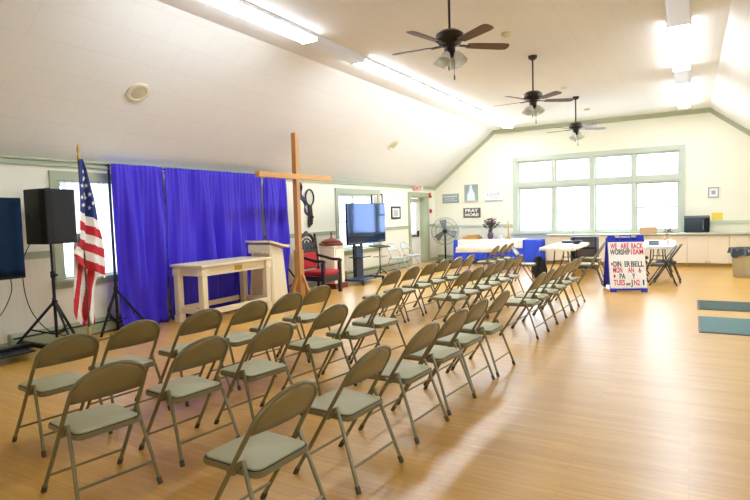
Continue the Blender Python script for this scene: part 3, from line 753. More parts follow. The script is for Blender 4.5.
t = thing('flag_pole', 'slim flag pole with pointed tip behind the wooden cross', 'flag pole', (-7.18, 9.3, 0))
MB().tube([(0, 0, .05), (0, 0, 2.44)], .012, 8).build('pole', M['oak'], t)
MB().lathe([(.016, 2.43), (.018, 2.46), (.008, 2.49), (.015, 2.52), (0, 2.6)], seg=10).build('finial', M['brass'], t)
MB().lathe([(.13, 0), (.13, .02), (.05, .05), (.02, .07), (.02, .2)], seg=20).build('base', M['brass'], t)
fo = thing('draped_flag', 'dark navy flag with a red patch hanging furled behind the wooden cross', 'flag', (-7.18, 9.3, 0))
def nf(u, v):
    s = u; z = 2.4-.42*v-.4*s
    return (.04*math.sin(8*v+6*s)+.03, -.05+.30*math.sin(min(1, s*1.6)*PI/2)*(.5+.5*v)+.02*math.sin(14*v), z)
MB().grid(nf, 24, 24, lambda u, v: 1 if (.35 < u < .55 and .15 < v < .45) else 0).build('cloth', [M['navyflag'], M['flagr']], fo, solid=.004)

# oval mirror with ornament tail
t = thing('wall_ornament', 'oval dark-rimmed wall mirror with a dark openwork tail left of the far window', 'ornament', (XL+.03, 10.10, 0))
cy, cz = 0, 2.04
MB().tube([(0.01, cy+.15*math.cos(a), cz+.18*math.sin(a)) for a in [2*PI*i/28 for i in range(28)]], .02, 8, closed=True).build('rim', M['carved'], t)
MB().prism([(cy+.145*math.cos(a), cz+.175*math.sin(a)) for a in [2*PI*i/28 for i in range(28)]], -.012, .0, 'YZ').build('mirror', mat('pale_mirror', '#d4d3bd', .6, 0, .02), t, smooth=False)
b = MB()
b.prism([(-.05, 1.86), (.07, 1.86), (.10, 1.6), (.08, 1.44), (-.06, 1.36), (-.07, 1.5)], -.015, .015, 'YZ')
for k in range(4): b.ball((.02, -.05+.045*k, 1.52+.08*(k % 2)), .03, 1)
b.build('tail', M['carved'], t)

# ------------------------------------------------------------------ wall things on the left wall
def framed(name, label, y, z, w, h, cat='picture', g=None):
    t = thing(name, label, cat, (XL+.015, y, z), 0, g); b = MB(); fw = .045
    for s in (-1, 1): b.box((0, s*(w/2-fw/2), 0), (.03, fw, h), bev=.004).box((0, 0, s*(h/2-fw/2)), (.03, w-2*fw, fw))
    b.build('picture_frame', M['black'], t, smooth=False)
    MB().box((-.004, 0, 0), (.008, w-2*fw, h-2*fw)).build('mat_board', M['paper'], t, smooth=False)
    MB().box((.002, 0, -.01), (.006, w*.5, h*.5)).build('photograph', M['photo'], t, smooth=False)
framed('framed_picture', 'black-framed picture partly hidden by the top of the television', 13.22, 2.02, .62, .34)
framed('framed_picture', 'black-framed picture on the wall between television and door', 14.33, 1.655, .56, .36)
t = thing('exit_sign', 'pale lit exit sign with red letters above the far door', 'sign', (XL, 15.5, 2.30))
MB().box((.19, 0, .085), (.34, .05, .17), bev=.006).build('housing', M['exitw'], t)
MB().box((.02, 0, .085), (.04, .04, .1)).build('mount', M['white'], t)
put_text('lettering', 'EXIT', .15, M['exitr'], basis((.19, -.026, .085), (1, 0, 0), (0, 0, 1)), t, .002, ext=.002)
t = thing('fire_alarm', 'red wall-mounted fire alarm strobe right of the far door', 'alarm', (XL-.003, 16.78, 2.12))
MB().box((.03, 0, .08), (.06, .13, .16), bev=.008).build('housing', M['alarm'], t)
MB().box((.065, 0, .11), (.02, .08, .05), bev=.004).build('strobe', M['frost'], t)
t = thing('fire_pull_station', 'small red fire pull station below the alarm right of the door', 'alarm', (XL-.003, 16.80, 1.62))
MB().box((.025, 0, .06), (.05, .1, .13), bev=.006).build('housing', M['alarm'], t)
MB().box((.055, 0, .05), (.015, .075, .04), bev=.003).build('handle', M['black'], t)
# baseboard heaters
def heater(y0, y1, label):
    t = thing('baseboard_heater', label, 'heater', (XL+.012, y0, 0)); L = y1-y0
    MB().prism([(0.02, .02), (.075, .02), (.075, .14), (.03, .215), (.02, .215)], 0, L, 'XZ').build('cover', M['heater'], t, smooth=False)
    MB().bar((.072, .01, .165), (.072, L-.01, .165), .012, .02).build('damper', M['dark_gap'], t)
    for y in (-.015, L+.015): MB().box((.05, y, .115), (.07, .03, .22), bev=.004).build('end_cap', M['heater'], t)
    MB().box((.05, L/2, .012), (.03, L, .02)).build('slot', M['dark_gap'], t, smooth=False)
heater(3.66, 6.0, 'green-grey baseboard heater under the curtained window behind the speaker stand')
heater(11.5, 15.0, 'green-grey baseboard heater running behind the music stand and pale chairs')
t = thing('baseboard_heater', 'green-grey baseboard heater on the back wall below the pedestal fan', 'heater', (-7.4, YB-.024, 0))
MB().prism([(-.01, .02), (-.07, .02), (-.07, .14), (-.03, .215), (-.01, .215)], 0, 2.2, 'YZ').build('cover', M['heater'], t, smooth=False)
MB().bar((.01, -.068, .165), (2.19, -.068, .165), .012, .02).build('damper', M['dark_gap'], t)
MB().box((1.1, -.04, .01), (2.2, .03, .02)).build('slot', M['dark_gap'], t, smooth=False)

# ------------------------------------------------------------------ pedestal fan
t = thing('pedestal_fan', 'large grey pedestal fan standing in the far left corner', 'fan', (-6.87, 16.5, 0), math.radians(22))
MB().lathe([(.3, 0), (.3, .03), (.1, .06), (.03, .08), (.03, .1)], seg=24).build('base', M['blackm'], t)
MB().tube([(0, .08, .06), (0, .08, 1.0)], .028, 10).build('pole', M['black'], t)
Rx = Matrix.Rotation(PI/2, 4, 'X')
MB().lathe([(.0, -.12), (.09, -.1), (.1, .0), (.06, .08), (0, .09)], (0, .1, 1.02), 16, Rx).build('motor', M['steel'], t)
cg = MB()
for yy, rr in ((-.1, .43), (.08, .43), (-.15, .3), (-.17, .16), (.12, .28)):
    cg.tube([(rr*math.cos(a), yy, 1.02+rr*math.sin(a)) for a in [2*PI*i/32 for i in range(32)]], .005 if rr < .4 else .008, 5, closed=True)
for i in range(36):
    a = 2*PI*i/36; ca, sa = math.cos(a), math.sin(a)
    cg.tube([(.06*ca, -.175, 1.02+.06*sa), (.3*ca, -.15, 1.02+.3*sa), (.43*ca, -.1, 1.02+.43*sa), (.43*ca, .08, 1.02+.43*sa), (.28*ca, .12, 1.02+.28*sa)], .0025, 4)
cg.build('cage', M['steel'], t)
for i, a in enumerate((100, 220, 340)):
    ca, sa = math.cos(math.radians(a)), math.sin(math.radians(a)); P = []
    b = MB()
    def bl(u, v, ca=ca, sa=sa):
        rr = .07+.3*u; w_ = (.06+.05*u)*(v-.5)*2
        x = rr*ca-w_*sa; z = rr*sa+w_*ca
        return (x, -.03+.05*(v-.5)*2, 1.02+z)
    b.grid(bl, 6, 4).build('blade', M['blade'], t, solid=.006)
MB().lathe([(.07, -.03), (.07, .03), (.0, .05)], (0, -.06, 1.02), 16, Rx).build('hub', M['blackm'], t)

# ------------------------------------------------------------------ tables
def folding_table(name, label, x0, x1, y0, y1, z=.73):
    t = thing(name, label, 'table', ((x0+x1)/2, (y0+y1)/2, 0), 0, 'folding meal tables'); w, l = x1-x0, y1-y0
    MB().box((0, 0, z-.02), (w, l, .04), bev=.01).build('tabletop', M['cream_cloth'], t)
    lx, ly = w/2-.08, max(.2, l/2-(.55 if l < 2.5 and w > .6 and y0 < 16 else .25)) if w < 2 else l/2-.1
    for sy in (-1, 1):
        for sx in (-1, 1): MB().tube([(sx*(lx-.14), sy*ly, z-.05), (sx*(lx-.12), sy*ly, .35), (sx*lx, sy*ly, .1), (sx*(lx+.03), sy*ly, .015), (sx*(lx+.05), sy*ly, .0)], .014, 8).build('leg', M['dframe'], t)
        MB().tube([(-lx+.13, sy*ly, .4), (lx-.13, sy*ly, .4)], .011, 6).tube([(-lx+.14, sy*ly, z-.06), (lx-.14, sy*ly, z-.06)], .011, 6).tube([(0, sy*ly, .4), (0, sy*(ly-.45), z-.06)], .009, 6).build('brace', M['dframe'], t)
    return t
def cover(name, label, x0, x1, y0, y1, z, drop, m, seed=0, wav=.015):
    """table cover: flat top and a wavy skirt"""
    rr = random.Random(seed); b = MB(); pts = []
    def side(a, e, n):
        return [(a[0]+(e[0]-a[0])*i/n, a[1]+(e[1]-a[1])*i/n) for i in range(n)]
    nx, ny = max(6, int((x1-x0)/.05)), max(6, int((y1-y0)/.05))
    C = [(x0, y0), (x1, y0), (x1, y1), (x0, y1)]
    for i in range(4): pts += side(C[i], C[(i+1) % 4], nx if i % 2 == 0 else ny)
    n = len(pts); cx, cy = (x0+x1)/2, (y0+y1)/2; rings = []
    for k in range(6):
        v = k/5; ring = []
        for i, (x, y) in enumerate(pts):
            nx_, ny_ = (0, -1) if y == y0 else (0, 1) if y == y1 else (1, 0) if x == x1 else (-1, 0)
            if (x, y) in C:
                nx_, ny_ = (1 if x == x1 else -1)*.7, (1 if y == y1 else -1)*.7
            a = wav*v*(math.sin(i*.9+seed)+.6*math.sin(i*.37+seed*2)+.6)+.004+.01*min(1, k)
            dz = drop*v*(1+.05*math.sin(i*.21+seed)*v)
            ring.append(b.b.verts.new((x+nx_*a, y+ny_*a, z-dz)))
        rings.append(ring)
    b.b.faces.new(rings[0])
    for A, B in zip(rings, rings[1:]):
        for i in range(n): b.b.faces.new((A[i], A[(i+1) % n], B[(i+1) % n], B[i]))
    return b
LT = (-5.05, -4.2, 12.85, 15.2)
folding_table('folding_table', 'folding table under the cream cover in front of the blue-skirted table', *LT)
tag(cover('', '', *LT, .745, .13, None, 2).build('table_cover', M['cream_cloth'], solid=.004), 'cream cover on the folding table in front of the blue-skirted table', 'tablecloth')
CT = (-3.0, -2.27, 12.8, 15.0)
folding_table('folding_table', 'folding table under the white cover in the middle, left of the blue sign', *CT)
tag(cover('', '', *CT, .745, .07, None, 5).build('table_cover', M['cream_cloth'], solid=.004), 'cream-white cover on the middle table left of the blue sign', 'tablecloth')
RT = (-1.0, -.33, 13.45, 15.7)
folding_table('folding_table', 'folding table with white top behind the blue sign', *RT)
tag(cover('', '', *RT, .745, .06, None, 7).build('table_cover', M['white_cloth'], solid=.004), 'white cover on the right table behind the blue sign', 'tablecloth')
# back table with blue skirt
BT = (-6.45, -3.8, 16.2, 16.85)
folding_table('folding_table', 'long table against the back wall hidden under the blue skirted cloth', *BT)
tag(cover('', '', *BT, .742, .715, None, 9, .03).build('table_skirt', M['blue'], solid=.004), 'royal blue cloth reaching the floor on the long back table', 'tablecloth')
b = MB()
def rn(u, v):
    x = -6.3+u*2.02
    if v < .42: return (x, 16.86-.06+.0-.64*v/.42, .752+.002*math.sin(20*u))
    return (x, 16.14-.012*math.sin(22*u), .745-.24*(v-.42)/.58)
tag(b.grid(rn, 40, 20).build('table_runner', M['white_cloth'], solid=.004), 'wide white runner over the middle of the blue-clothed back table', 'tablecloth')

# things on the back table
def vase_flowers(name, label, loc, sc=1, cols=('pink', 'plum', 'pink', 'plum', 'pink'), n=22, seed=1, vm='vase'):
    t = thing(name, label, 'flowers', loc); rr = random.Random(seed)
    MB().lathe([(.05*sc, 0), (.075*sc, .05*sc), (.08*sc, .12*sc), (.045*sc, .19*sc), (.055*sc, .22*sc), (.045*sc, .21*sc)], seg=16).build('vase', M[vm], t)
    lf = MB(); st_ = MB(); pet = {}
    for i in range(n):
        a = rr.uniform(0, 6.28); el = rr.uniform(.15, 1.45); R_ = rr.uniform(.14, .24)*sc
        p = Vector((math.cos(a)*math.cos(el)*R_*1.1, math.sin(a)*math.cos(el)*R_*1.1, .30*sc+math.sin(el)*R_))
        st_.tube([(0, 0, .18*sc), p*.6+Vector((0, 0, .1*sc)), p], .003*sc, 4)
        k = cols[i % len(cols)]
        pet.setdefault(k, MB())
        for q in range(5):
            aa = 2*PI*q/5; pet[k].ball((p.x+.018*sc*math.cos(aa), p.y+.018*sc*math.sin(aa), p.z), (.02*sc, .02*sc, .012*sc), 1)
        for q in range(3):
            d_ = Vector((rr.uniform(-1, 1), rr.uniform(-1, 1), rr.uniform(-.3, .8))).normalized()*.07*sc; e = p*.8+Vector((0, 0, .03))
            s_ = d_.cross(Vector((0, 0, 1))).normalized()*.018*sc
            V = [lf.b.verts.new(x) for x in (e, e+d_*.5+s_, e+d_, e+d_*.5-s_)]; lf.b.faces.new(V)
    st_.build('stems', M['leaf'], t); tag(lf.build('foliage', M['leaf'], t, smooth=False, solid=.003), None, None)
    for k, v in pet.items(): v.build('blossoms', M[k], t)
    return t
vase_flowers('vase_of_flowers', 'dark vase of pink and plum flowers on the blue-clothed back table', (-5.38, 16.55, .757), 1.2, cols=('pink', 'plum', 'leaf', 'plum', 'leaf'), n=44)
t = thing('brass_cross', 'small brass altar cross standing right of the flower vase', 'cross', (-4.83, 16.6, .757))
MB().box((0, 0, .02), (.16, .12, .04), bev=.006).box((0, 0, .05), (.1, .08, .03), bev=.005).build('base', M['gold'], t)
MB().box((0, 0, .3), (.04, .03, .48), bev=.006).build('upright', M['gold'], t)
MB().box((0, 0, .36), (.3, .031, .04), bev=.006).build('crossbar', M['gold'], t)
t = thing('wooden_tray', 'low golden wooden tray on the left of the back table', 'tray', (-5.95, 16.5, .757))
MB().box((0, 0, .015), (.52, .34, .03), bev=.006).build('base', M['oakh'], t)
b = MB()
for s in (-1, 1): b.box((s*.25, 0, .05), (.02, .34, .07)).box((0, s*.165, .05), (.52, .02, .07))
b.build('rim', M['oakh'], t, smooth=False)
tag(MB().box((-5.9, 16.5, .8705), (.36, .22, .055), .2, .006).build('hymn_book', M['gold'], smooth=False), 'tan book lying on top of the golden wooden tray', 'book')
for i, (x, y) in enumerate(((-5.6, 16.5), (-5.08, 16.55), (-5.0, 16.4))):
    tag(MB().lathe([(.03, .757), (.032, .76), (.035, .87), (.03, .875), (.028, .77), (0, .765)], (x, y, 0), 12).build('candle_glass', M['frost']), ['small clear glass between the tray and the flower vase', 'small clear glass right behind the flower vase near brass cross', 'small clear glass in front of the brass cross'][i], 'glass', 'small glasses on the back table')

# things on the centre table
zt = .752
for i, (x, y, a) in enumerate(((-2.7, 14.1, .1), (-2.5, 13.6, .4), (-2.65, 13.15, -.2))):
    tag(MB().box((x, y, zt+.006), (.22, .3, .008), a).build('paper_sheet', M['paper'], smooth=False), ['white paper at the far end of the middle table', 'white paper on the right half of the middle table', 'white paper at the near end of the middle table'][i], 'paper', 'papers on the middle table')
tag(MB().box((-2.68, 14.65, zt+.03), (.34, .5, .05), .1, .008).build('storage_tray', M['blackm'], smooth=False), 'flat black tray at the far end of the middle table', 'tray')
t = thing('serving_bowl', 'small blue-grey bowl on the middle table', 'bowl', (-2.42, 14.1, zt))
MB().lathe([(.06, 0), (.12, .05), (.14, .09), (.13, .09), (.11, .05), (0, .02)], seg=18).build('bowl', M['bag'], t)
# navy display rack behind the centre table
t = thing('book_rack', 'navy rack with white front panels standing behind the middle table', 'rack', (-2.42, 15.3, 0))
for s in (-1, 1): MB().box((s*.3, 0, .44), (.05, .4, .86), bev=.006).build('side_panel', M['navy'], t)
for z in (.06, .32, .58, .86): MB().box((0, 0, z), (.56, .38, .03)).build('shelf', M['navy'], t)
MB().box((0, .18, .45), (.56, .02, .8)).build('back_panel', M['white'], t, smooth=False)
# black bag
b = MB()
def bagf(u, v):
    a = 2*PI*u; r_ = (.15+.03*math.sin(3*a+1)+.02*math.sin(7*a))*(1-.55*v**3)*(.9+.2*math.sin(PI*min(1, v*1.3))); return (-3.15+r_*math.cos(a), 13.25+r_*.8*math.sin(a), .005+.5*v)
b.grid(bagf, 28, 14)
b.ball((-3.15, 13.25, .47), (.08, .07, .05), 2)
t = tag(b.build('black_bag', M['blackbag']), 'black bag slumped on the floor at the near end of middle table', 'bag')

# things on the right table
tag(MB().box((-.72, 13.85, zt+.05), (.2, .26, .1), .1, .006).build('napkin_box', M['steel'], smooth=False), 'grey box on the right table behind the blue sign', 'box')
tag(MB().box((-.5, 13.8, zt+.045), (.16, .3, .09), -.1, .006).build('paper_stack', M['paper'], smooth=False), 'stack of white paper beside the grey box on right table', 'paper')
for i, (x, y) in enumerate(((-.42, 13.55), (-.43, 14.2))):
    tag(MB().lathe([(.032, zt+.002), (.036, zt+.05), (.042, zt+.11), (.038, zt+.11), (.03, zt+.02), (0, zt+.012)], (x, y, 0), 14).build('paper_cup', M['white']), ['white cup at the near right corner of right table', 'white cup beyond the paper stack on right table'][i], 'cup', 'white cups on the right table')
vase_flowers('potted_flowers', 'small pot of red flowers on the right table', (-.5, 14.9, zt), .75, ('alarm', 'pink'), 10, 4, 'cardboard')
tag(MB().box((-1.0, 16.75, .967), (.42, .26, .17), .05, .004).box((-1.0, 16.75, 1.054), (.43, .27, .012), .05).build('cardboard_box', M['cardboard'], smooth=False), 'tan cardboard box on the counter below the big window', 'box')

# ------------------------------------------------------------------ sign board
t = thing('sign_board', 'blue A-frame sign board with red and black letters before the right table', 'sign', (-1.01, 11.38, 0), math.radians(18))
t.scale = (1.1, 1.12, 1)
lean = math.atan2(.26, 1.06); Lx = .58
def tp(x, s, off=0):   # point on the front face plane: s metres up the slope
    return Vector((x, s*math.sin(lean)-off*math.cos(lean), s*math.cos(lean)+off*math.sin(lean)))
Rf = Matrix.Rotation(-lean, 4, 'X'); Rk = Matrix.Rotation(lean, 4, 'X')
b = MB()
for s in (-1, 1): b.box(tp(s*.275, .53, -.02), (.05, .04, .98), Rf, .006)
b.box(tp(0, .06), (.6, .04, .05), Rf, .006).box(tp(0, .985), (.6, .045, .04), Rf, .006)
for s in (-1, 1): b.box(tp(s*.25, .035), (.1, .05, .07), Rf, .006).box(tp(s*.235, 1.05), (.13, .05, .1), Rf, .012)
b.build('front_frame', M['signblue'], t)
MB().tube([tp(-.09, 1.0), tp(-.085, 1.095), tp(.085, 1.095), tp(.09, 1.0)], .013, 8).build('handle', M['signblue'], t)
face = MB().box(tp(0, .515, .005), (.59, .03, .9), Rf).build('letter_panel', M['signwhite'], t, smooth=False)
b = MB()
def bk(x, s): 
    return Vector((x, .62-s*math.sin(lean), s*math.cos(lean)))
for s in (-1, 1): b.box(bk(s*.275, .53), (.05, .04, 1.04), Rk, .006)
b.box(bk(0, .1), (.6, .04, .08), Rk, .006).box(bk(0, .55), (.54, .025, .86), Rk, .004).box(bk(0, 1.0), (.6, .045, .1), Rk, .006)
b.build('rear_frame', M['signblue'], t)
ux, uy = (1, 0, 0), (0, math.sin(lean), math.cos(lean))
def line(body, x0, x1, s, m, h=.11):
    o = tp((x0+x1)/2, s, .0215); put_text('lettering', body, h*1.33, M[m], basis(o, ux, uy), face, .003, width=x1-x0, ext=.0015)
X0 = -.275
def px(u): return X0+.55*u          # u: 0..1 across the panel
line('WE', px(.03), px(.22), .88, 'red'); line('ARE', px(.33), px(.58), .88, 'red'); line('BACK', px(.65), px(.99), .88, 'red')
line('WORSHIP', px(.01), px(.60), .765, 'ink'); line('10AM', px(.63), px(.99), .765, 'red')
line('•', px(.02), px(.07), .53, 'red', .16); line('DIN', px(.09), px(.32), .53, 'ink'); line('ER', px(.42), px(.58), .53, 'ink'); line('BELL', px(.61), px(.985), .53, 'ink')
line('MON', px(.07), px(.34), .415, 'red'); line('AN', px(.51), px(.68), .415, 'red'); line('6', px(.82), px(.89), .415, 'red')
line('•', px(.07), px(.13), .295, 'red', .18); line('PA', px(.25), px(.42), .295, 'ink'); line('Y', px(.62), px(.71), .295, 'ink')
line('TUES', px(.06), px(.40), .175, 'red'); line('and', px(.43), px(.55), .155, 'ink', .06); line('J', px(.565), px(.62), .175, 'ink'); line('N2', px(.66), px(.83), .175, 'red'); line('1', px(.92), px(.96), .175, 'ink')

# ------------------------------------------------------------------ cabinets, counter and things on it
x = -4.86; n = 0
words_ = ['first', 'second', 'third', 'fourth', 'fifth', 'sixth', 'seventh', 'eighth']
edges = [-3.7, -2.82, -1.94, -1.05, -.07, .86, 1.7, 2.53]
for i, (a, e) in enumerate(zip(edges, edges[1:])):
    t = thing('base_cabinet', f'{words_[i]} cream base cabinet from the left under the back window counter', 'cabinet', ((a+e)/2, 16.86, 0), 0, 'base cabinets along the back wall'); w = e-a
    MB().box((0, .02, .47), (w-.004, .58, .74)).build('body', M['cab'], t, smooth=False)
    MB().box((0, .05, .05), (w-.004, .5, .1)).build('toe_kick', M['kick'], t, smooth=False)
    for s in (-1, 1):
        dr = MB().box((s*w/4, -.281, .47), (w/2-.008, .02, .72), bev=.003).build('door', M['cab'], t)
        MB().tube([(s*.04, -.295, .14), (s*.04, -.315, .14)], .012, 8).build('knob', M['blackm'], dr)
tag(MB().box(((-3.7+2.53)/2, 16.83, .865), (6.23, .66, .03), bev=.006).build('countertop', M['counter']), 'long pale countertop over the base cabinets below the big window', 'countertop')
t = thing('cutting_board', 'thin pale board on the counter under the microwave', 'board', (.13, 16.72, .881))
MB().box((0, 0, .008), (.78, .4, .016), bev=.004).build('board', M['white'], t)
t = thing('microwave_oven', 'dark microwave oven on the counter right of the big window', 'microwave', (.14, 16.83, .899))
MB().box((0, 0, .225), (.58, .38, .43), bev=.01).build('case', M['micro'], t)
dr = MB().box((-.06, -.195, .2), (.44, .015, .36), bev=.004).build('door', M['microglass'], t)
MB().box((0, -.196, .41), (.56, .012, .025)).build('trim_strip', M['steel'], t, smooth=False)
MB().tube([(.14, -.205, .08), (.14, -.225, .1), (.14, -.225, .3), (.14, -.205, .32)], .009, 6).build('handle', M['steel'], dr)
MB().box((.225, -.195, .2), (.11, .012, .36), bev=.003).build('control_panel', M['black'], t)
for sx in (-.22, .22):
    for sy in (-.14, .14): MB().lathe([(.015, 0), (.015, .012)], (sx, sy, 0), 8).build('foot', M['black'], t)
t = thing('tap', 'slim grey tap standing on the counter behind the middle table', 'tap', (-3.0, 16.95, .88))
MB().tube([(0, 0, 0), (0, 0, .16), (0, -.03, .19), (0, -.09, .19), (0, -.11, .16)], .012, 8).build('spout', M['steel'], t)
MB().lathe([(.035, 0), (.03, .02), (.015, .03)], seg=12).build('base', M['steel'], t)
tag(MB().box((.61, YB-.006, 1.3), (.26, .01, .2)).build('wall_notice', M['yellow'], smooth=False), 'yellow notice on the wall just right of the microwave', 'notice')
# right framed picture
t = thing('framed_print', 'pale square framed print on the back wall above the microwave', 'picture', (.52, YB-.015, 1.94)); b = MB()
for s in (-1, 1): b.box((s*.11, 0, 0), (.03, .025, .28)).box((0, 0, s*.125), (.19, .025, .03))
b.build('picture_frame', M['greylet'], t, smooth=False)
MB().box((0, .005, 0), (.19, .01, .22)).build('print', M['paper'], t, smooth=False)
MB().box((0, -.002, 0), (.09, .006, .1)).build('motif', M['greylet'], t, smooth=False)

# ------------------------------------------------------------------ back wall signs
def plaque(name, label, x0, x1, z0, z1, m, th=.025):
    t = thing(name, label, 'sign', ((x0+x1)/2, YB-th/2-.002, (z0+z1)/2)); w, h = x1-x0, z1-z0
    MB().box((0, 0, 0), (w, th, h), bev=.004).build('board', M[m], t)
    return t, w, h
BX = lambda y: None
t, w, h = plaque('wall_sign', 'grey wooden plank sign left of the misty picture on the back wall', -7.21, -6.63, 1.93, 2.23, 'greysign')
b = MB()
for k, z in enumerate((.06, -.02, -.08)):
    for j in range(7 if k != 1 else 5): b.box((-.22+.07*j+(.05 if k == 1 else 0), -.015, z), (.045, .004, .018 if k else .03))
b.build('lettering', M['lettering'], t, smooth=False)
t = thing('wall_picture', 'tall misty picture with pale figure above the brown sign', 'picture', (-6.2, YB-.02, 2.22))
MB().box((0, 0, 0), (.46, .03, .56), bev=.004).build('canvas', M['greysign'], t)
MB().prism([(-.14, -.24), (.14, -.24), (.12, -.02), (.05, .12), (.03, .26), (-.04, .26), (-.06, .1), (-.13, -.04)], -.02, -.016, 'XZ').build('pale_shape', mat('pale_mist', '#dbe8ea', .6, 0, .15, 8), t, smooth=False)
MB().box((0, -.018, -.26), (.46, .012, .05)).build('lower_border', mat('dusty_rose_border', '#c9b0aa', .6), t, smooth=False)
t, w, h = plaque('wall_sign', 'white sign with faint grey lettering left of the big window', -5.74, -5.15, 1.94, 2.26, 'paper')
put_text('lettering', 'LOVE', .15, M['greylet'], basis((0, -.014, .05), (1, 0, 0), (0, 0, 1)), t, .001, width=.42, ext=.001)
MB().box((0, -.0145, -.06), (.26, .003, .02)).build('lettering', M['greylet'], t, smooth=False)
MB().box((0, -.016, -.15), (.59, .03, .02)).build('ledge', M['greylet'], t, smooth=False)
t, w, h = plaque('wall_sign', 'brown weathered sign with two rows of white letters under the misty picture', -6.48, -5.9, 1.43, 1.74, 'brownsign')
put_text('lettering', 'PRAY', .15, M['lettering'], basis((0, -.014, .065), (1, 0, 0), (0, 0, 1)), t, .004, width=.44, ext=.002)
put_text('lettering', 'MORE', .12, M['lettering'], basis((0, -.014, -.07), (1, 0, 0), (0, 0, 1)), t, .004, width=.46, ext=.002)

# ------------------------------------------------------------------ bin and mats
t = thing('waste_bin', 'beige round waste bin at the right edge in front of the cabinets', 'bin', (1.1, 14.55, 0))
MB().lathe([(.26, 0), (.275, .02), (.31, .6), (.32, .62), (.3, .62), (.28, .1), (0, .06)], seg=32).build('barrel', M['bin'], t)
def lin_(u, v):
    a = 2*PI*u; rr = .325+.02*math.sin(9*a)+.012*math.sin(17*a+1)
    if v < .25: r_ = rr*(.72+.28*v/.25); z = .60+.055*(v/.25)
    else: r_ = rr+.03*(v-.25)+.015*math.sin(13*a)*(v-.25); z = .655-(.15+.05*math.sin(3*a+2)+.03*math.sin(7*a))*(v-.25)/.75
    return (r_*math.cos(a), r_*math.sin(a), z)
MB().grid(lin_, 96, 14).build('liner', M['bag'], t, solid=.004)
for nme, lab, x0, x1, y0, y1, m in (('floor_mat', 'far dark green floor mat at the right edge', .1, 1.95, 9.77, 10.72, 'mat1'), ('floor_mat', 'near blue-green floor mat at the right edge', .1, 1.95, 7.98, 9.15, 'mat2')):
    t = thing(nme, lab, 'mat', ((x0+x1)/2, (y0+y1)/2, 0), 0, 'floor mats')
    MB().box((0, 0, .004), (x1-x0, y1-y0, .008), bev=.003).build('border', M['bag'], t)
    MB().box((0, 0, .008), (x1-x0-.06, y1-y0-.06, .008), bev=.002).build('pile', M[m], t)

# ------------------------------------------------------------------ ceiling things
def fan(x, y, rot, label):
    t = thing('ceiling_fan', label, 'ceiling fan', (x, y, ZC), rot, 'ceiling fans')
    MB().lathe([(.0, 0), (.075, 0), (.07, -.04), (.03, -.07), (0, -.07)], seg=18).build('canopy', M['bronze'], t)
    MB().tube([(0, 0, -.05), (0, 0, -.6)], .014, 8).build('downrod', M['bronze'], t)
    MB().lathe([(.02, -.57), (.1, -.585), (.15, -.62), (.155, -.68), (.12, -.72), (.1, -.74), (.06, -.76), (.06, -.80), (0, -.80)], seg=28).build('motor', M['bronze'], t)
    for k in range(5):
        a = 2*PI*k/5; q = Matrix.Rotation(a, 4, 'Z'); pitch = Matrix.Rotation(math.radians(-11), 4, 'X')
        bl = MB()
        out = [(.2, -.05), (.3, -.058), (.6, -.068), (.66, -.06), (.68, -.03), (.68, .03), (.66, .06), (.6, .068), (.3, .058), (.2, .05)]
        bl.prism(out, -.004, .004, 'XY', xf=pitch); 
        for v in bl.b.verts: v.co = q @ (v.co+Vector((0, 0, -.735)))
        blade = bl.build('blade', M['walnut'], t, smooth=False)
        MB().bar(q @ Vector((.09, 0, -.735)), q @ Vector((.22, 0, -.742)), .05, .01).build('blade_arm', M['bronze'], blade)
    lk = MB().lathe([(.05, -.79), (.06, -.82), (.045, -.86), (0, -.87)], seg=16).build('light_kit', M['bronze'], t)
    for k in range(4):
        a = PI/4+PI/2*k; q = Matrix.Rotation(a, 4, 'Z') @ Matrix.Rotation(math.radians(28), 4, 'Y')
        MB().lathe([(.025, 0), (.04, -.02), (.055, -.06), (.062, -.1), (.075, -.13), (.072, -.13), (.058, -.1), (.05, -.06), (.03, -.02)], (.075*math.cos(a), .075*math.sin(a), -.83), 16, Matrix.Rotation(a, 4, 'Z') @ Matrix.Rotation(math.radians(-30), 4, 'Y')).build('lamp_shade', M['frost'], lk)
    for s in (-1, 1):
        MB().tube([(.03*s, -.05, -.86), (.03*s, -.05, -1.02-.05*s)], .0025, 5).tube([(.03*s, -.05, -1.02-.05*s), (.03*s, -.05, -1.07-.05*s)], .007, 6).build('pull_chain', M['bronze'], t)
fan(-2.3, 5.77, math.radians(39.7), 'nearest and largest-looking dark ceiling fan with walnut blades')
fan(-2.3, 9.445, math.radians(31.7), 'middle one of the three dark ceiling fans')
fan(-2.3, 13.4, math.radians(27), 'farthest dark ceiling fan, in front of the big window')

def fixture(x, y0, y1, lit, label):
    t = thing('fluorescent_fixture', label, 'ceiling light', (x, (y0+y1)/2, ZC), 0, 'fluorescent strip lights'); L = y1-y0
    MB().box((0, 0, -.025), (.27, L, .05), bev=.004).build('housing', M['lightbody'], t, smooth=False)
    MB().prism([(-.13, -.045), (-.125, -.08), (-.1, -.095), (.1, -.095), (.125, -.08), (.13, -.045)], -L/2+.01, L/2-.01, 'XZ').build('lens', M['lens'] if lit else M['lightbody'], t, smooth=False)
    for s in (-1, 1): MB().box((0, s*(L/2-.006), -.07), (.272, .014, .055)).build('end_cap', M['lightbody'], t, smooth=False)
lx, rx = -4.71, -.16
for a, e, lit, l in ((3.7, 6.5, 1, 'lit strip light over the left side just before the unlit section'), (6.5, 7.8, 0, 'unlit strip light section over the left side'),
        (7.8, 10.6, 1, 'lit strip light just past the unlit section on the left side'), (10.6, 13.4, 1, 'second lit strip light past the unlit section on the left side'), (13.4, 16.4, 1, 'lit strip light on the left side ending at the back wall')):
    fixture(lx, a, e, lit, l)
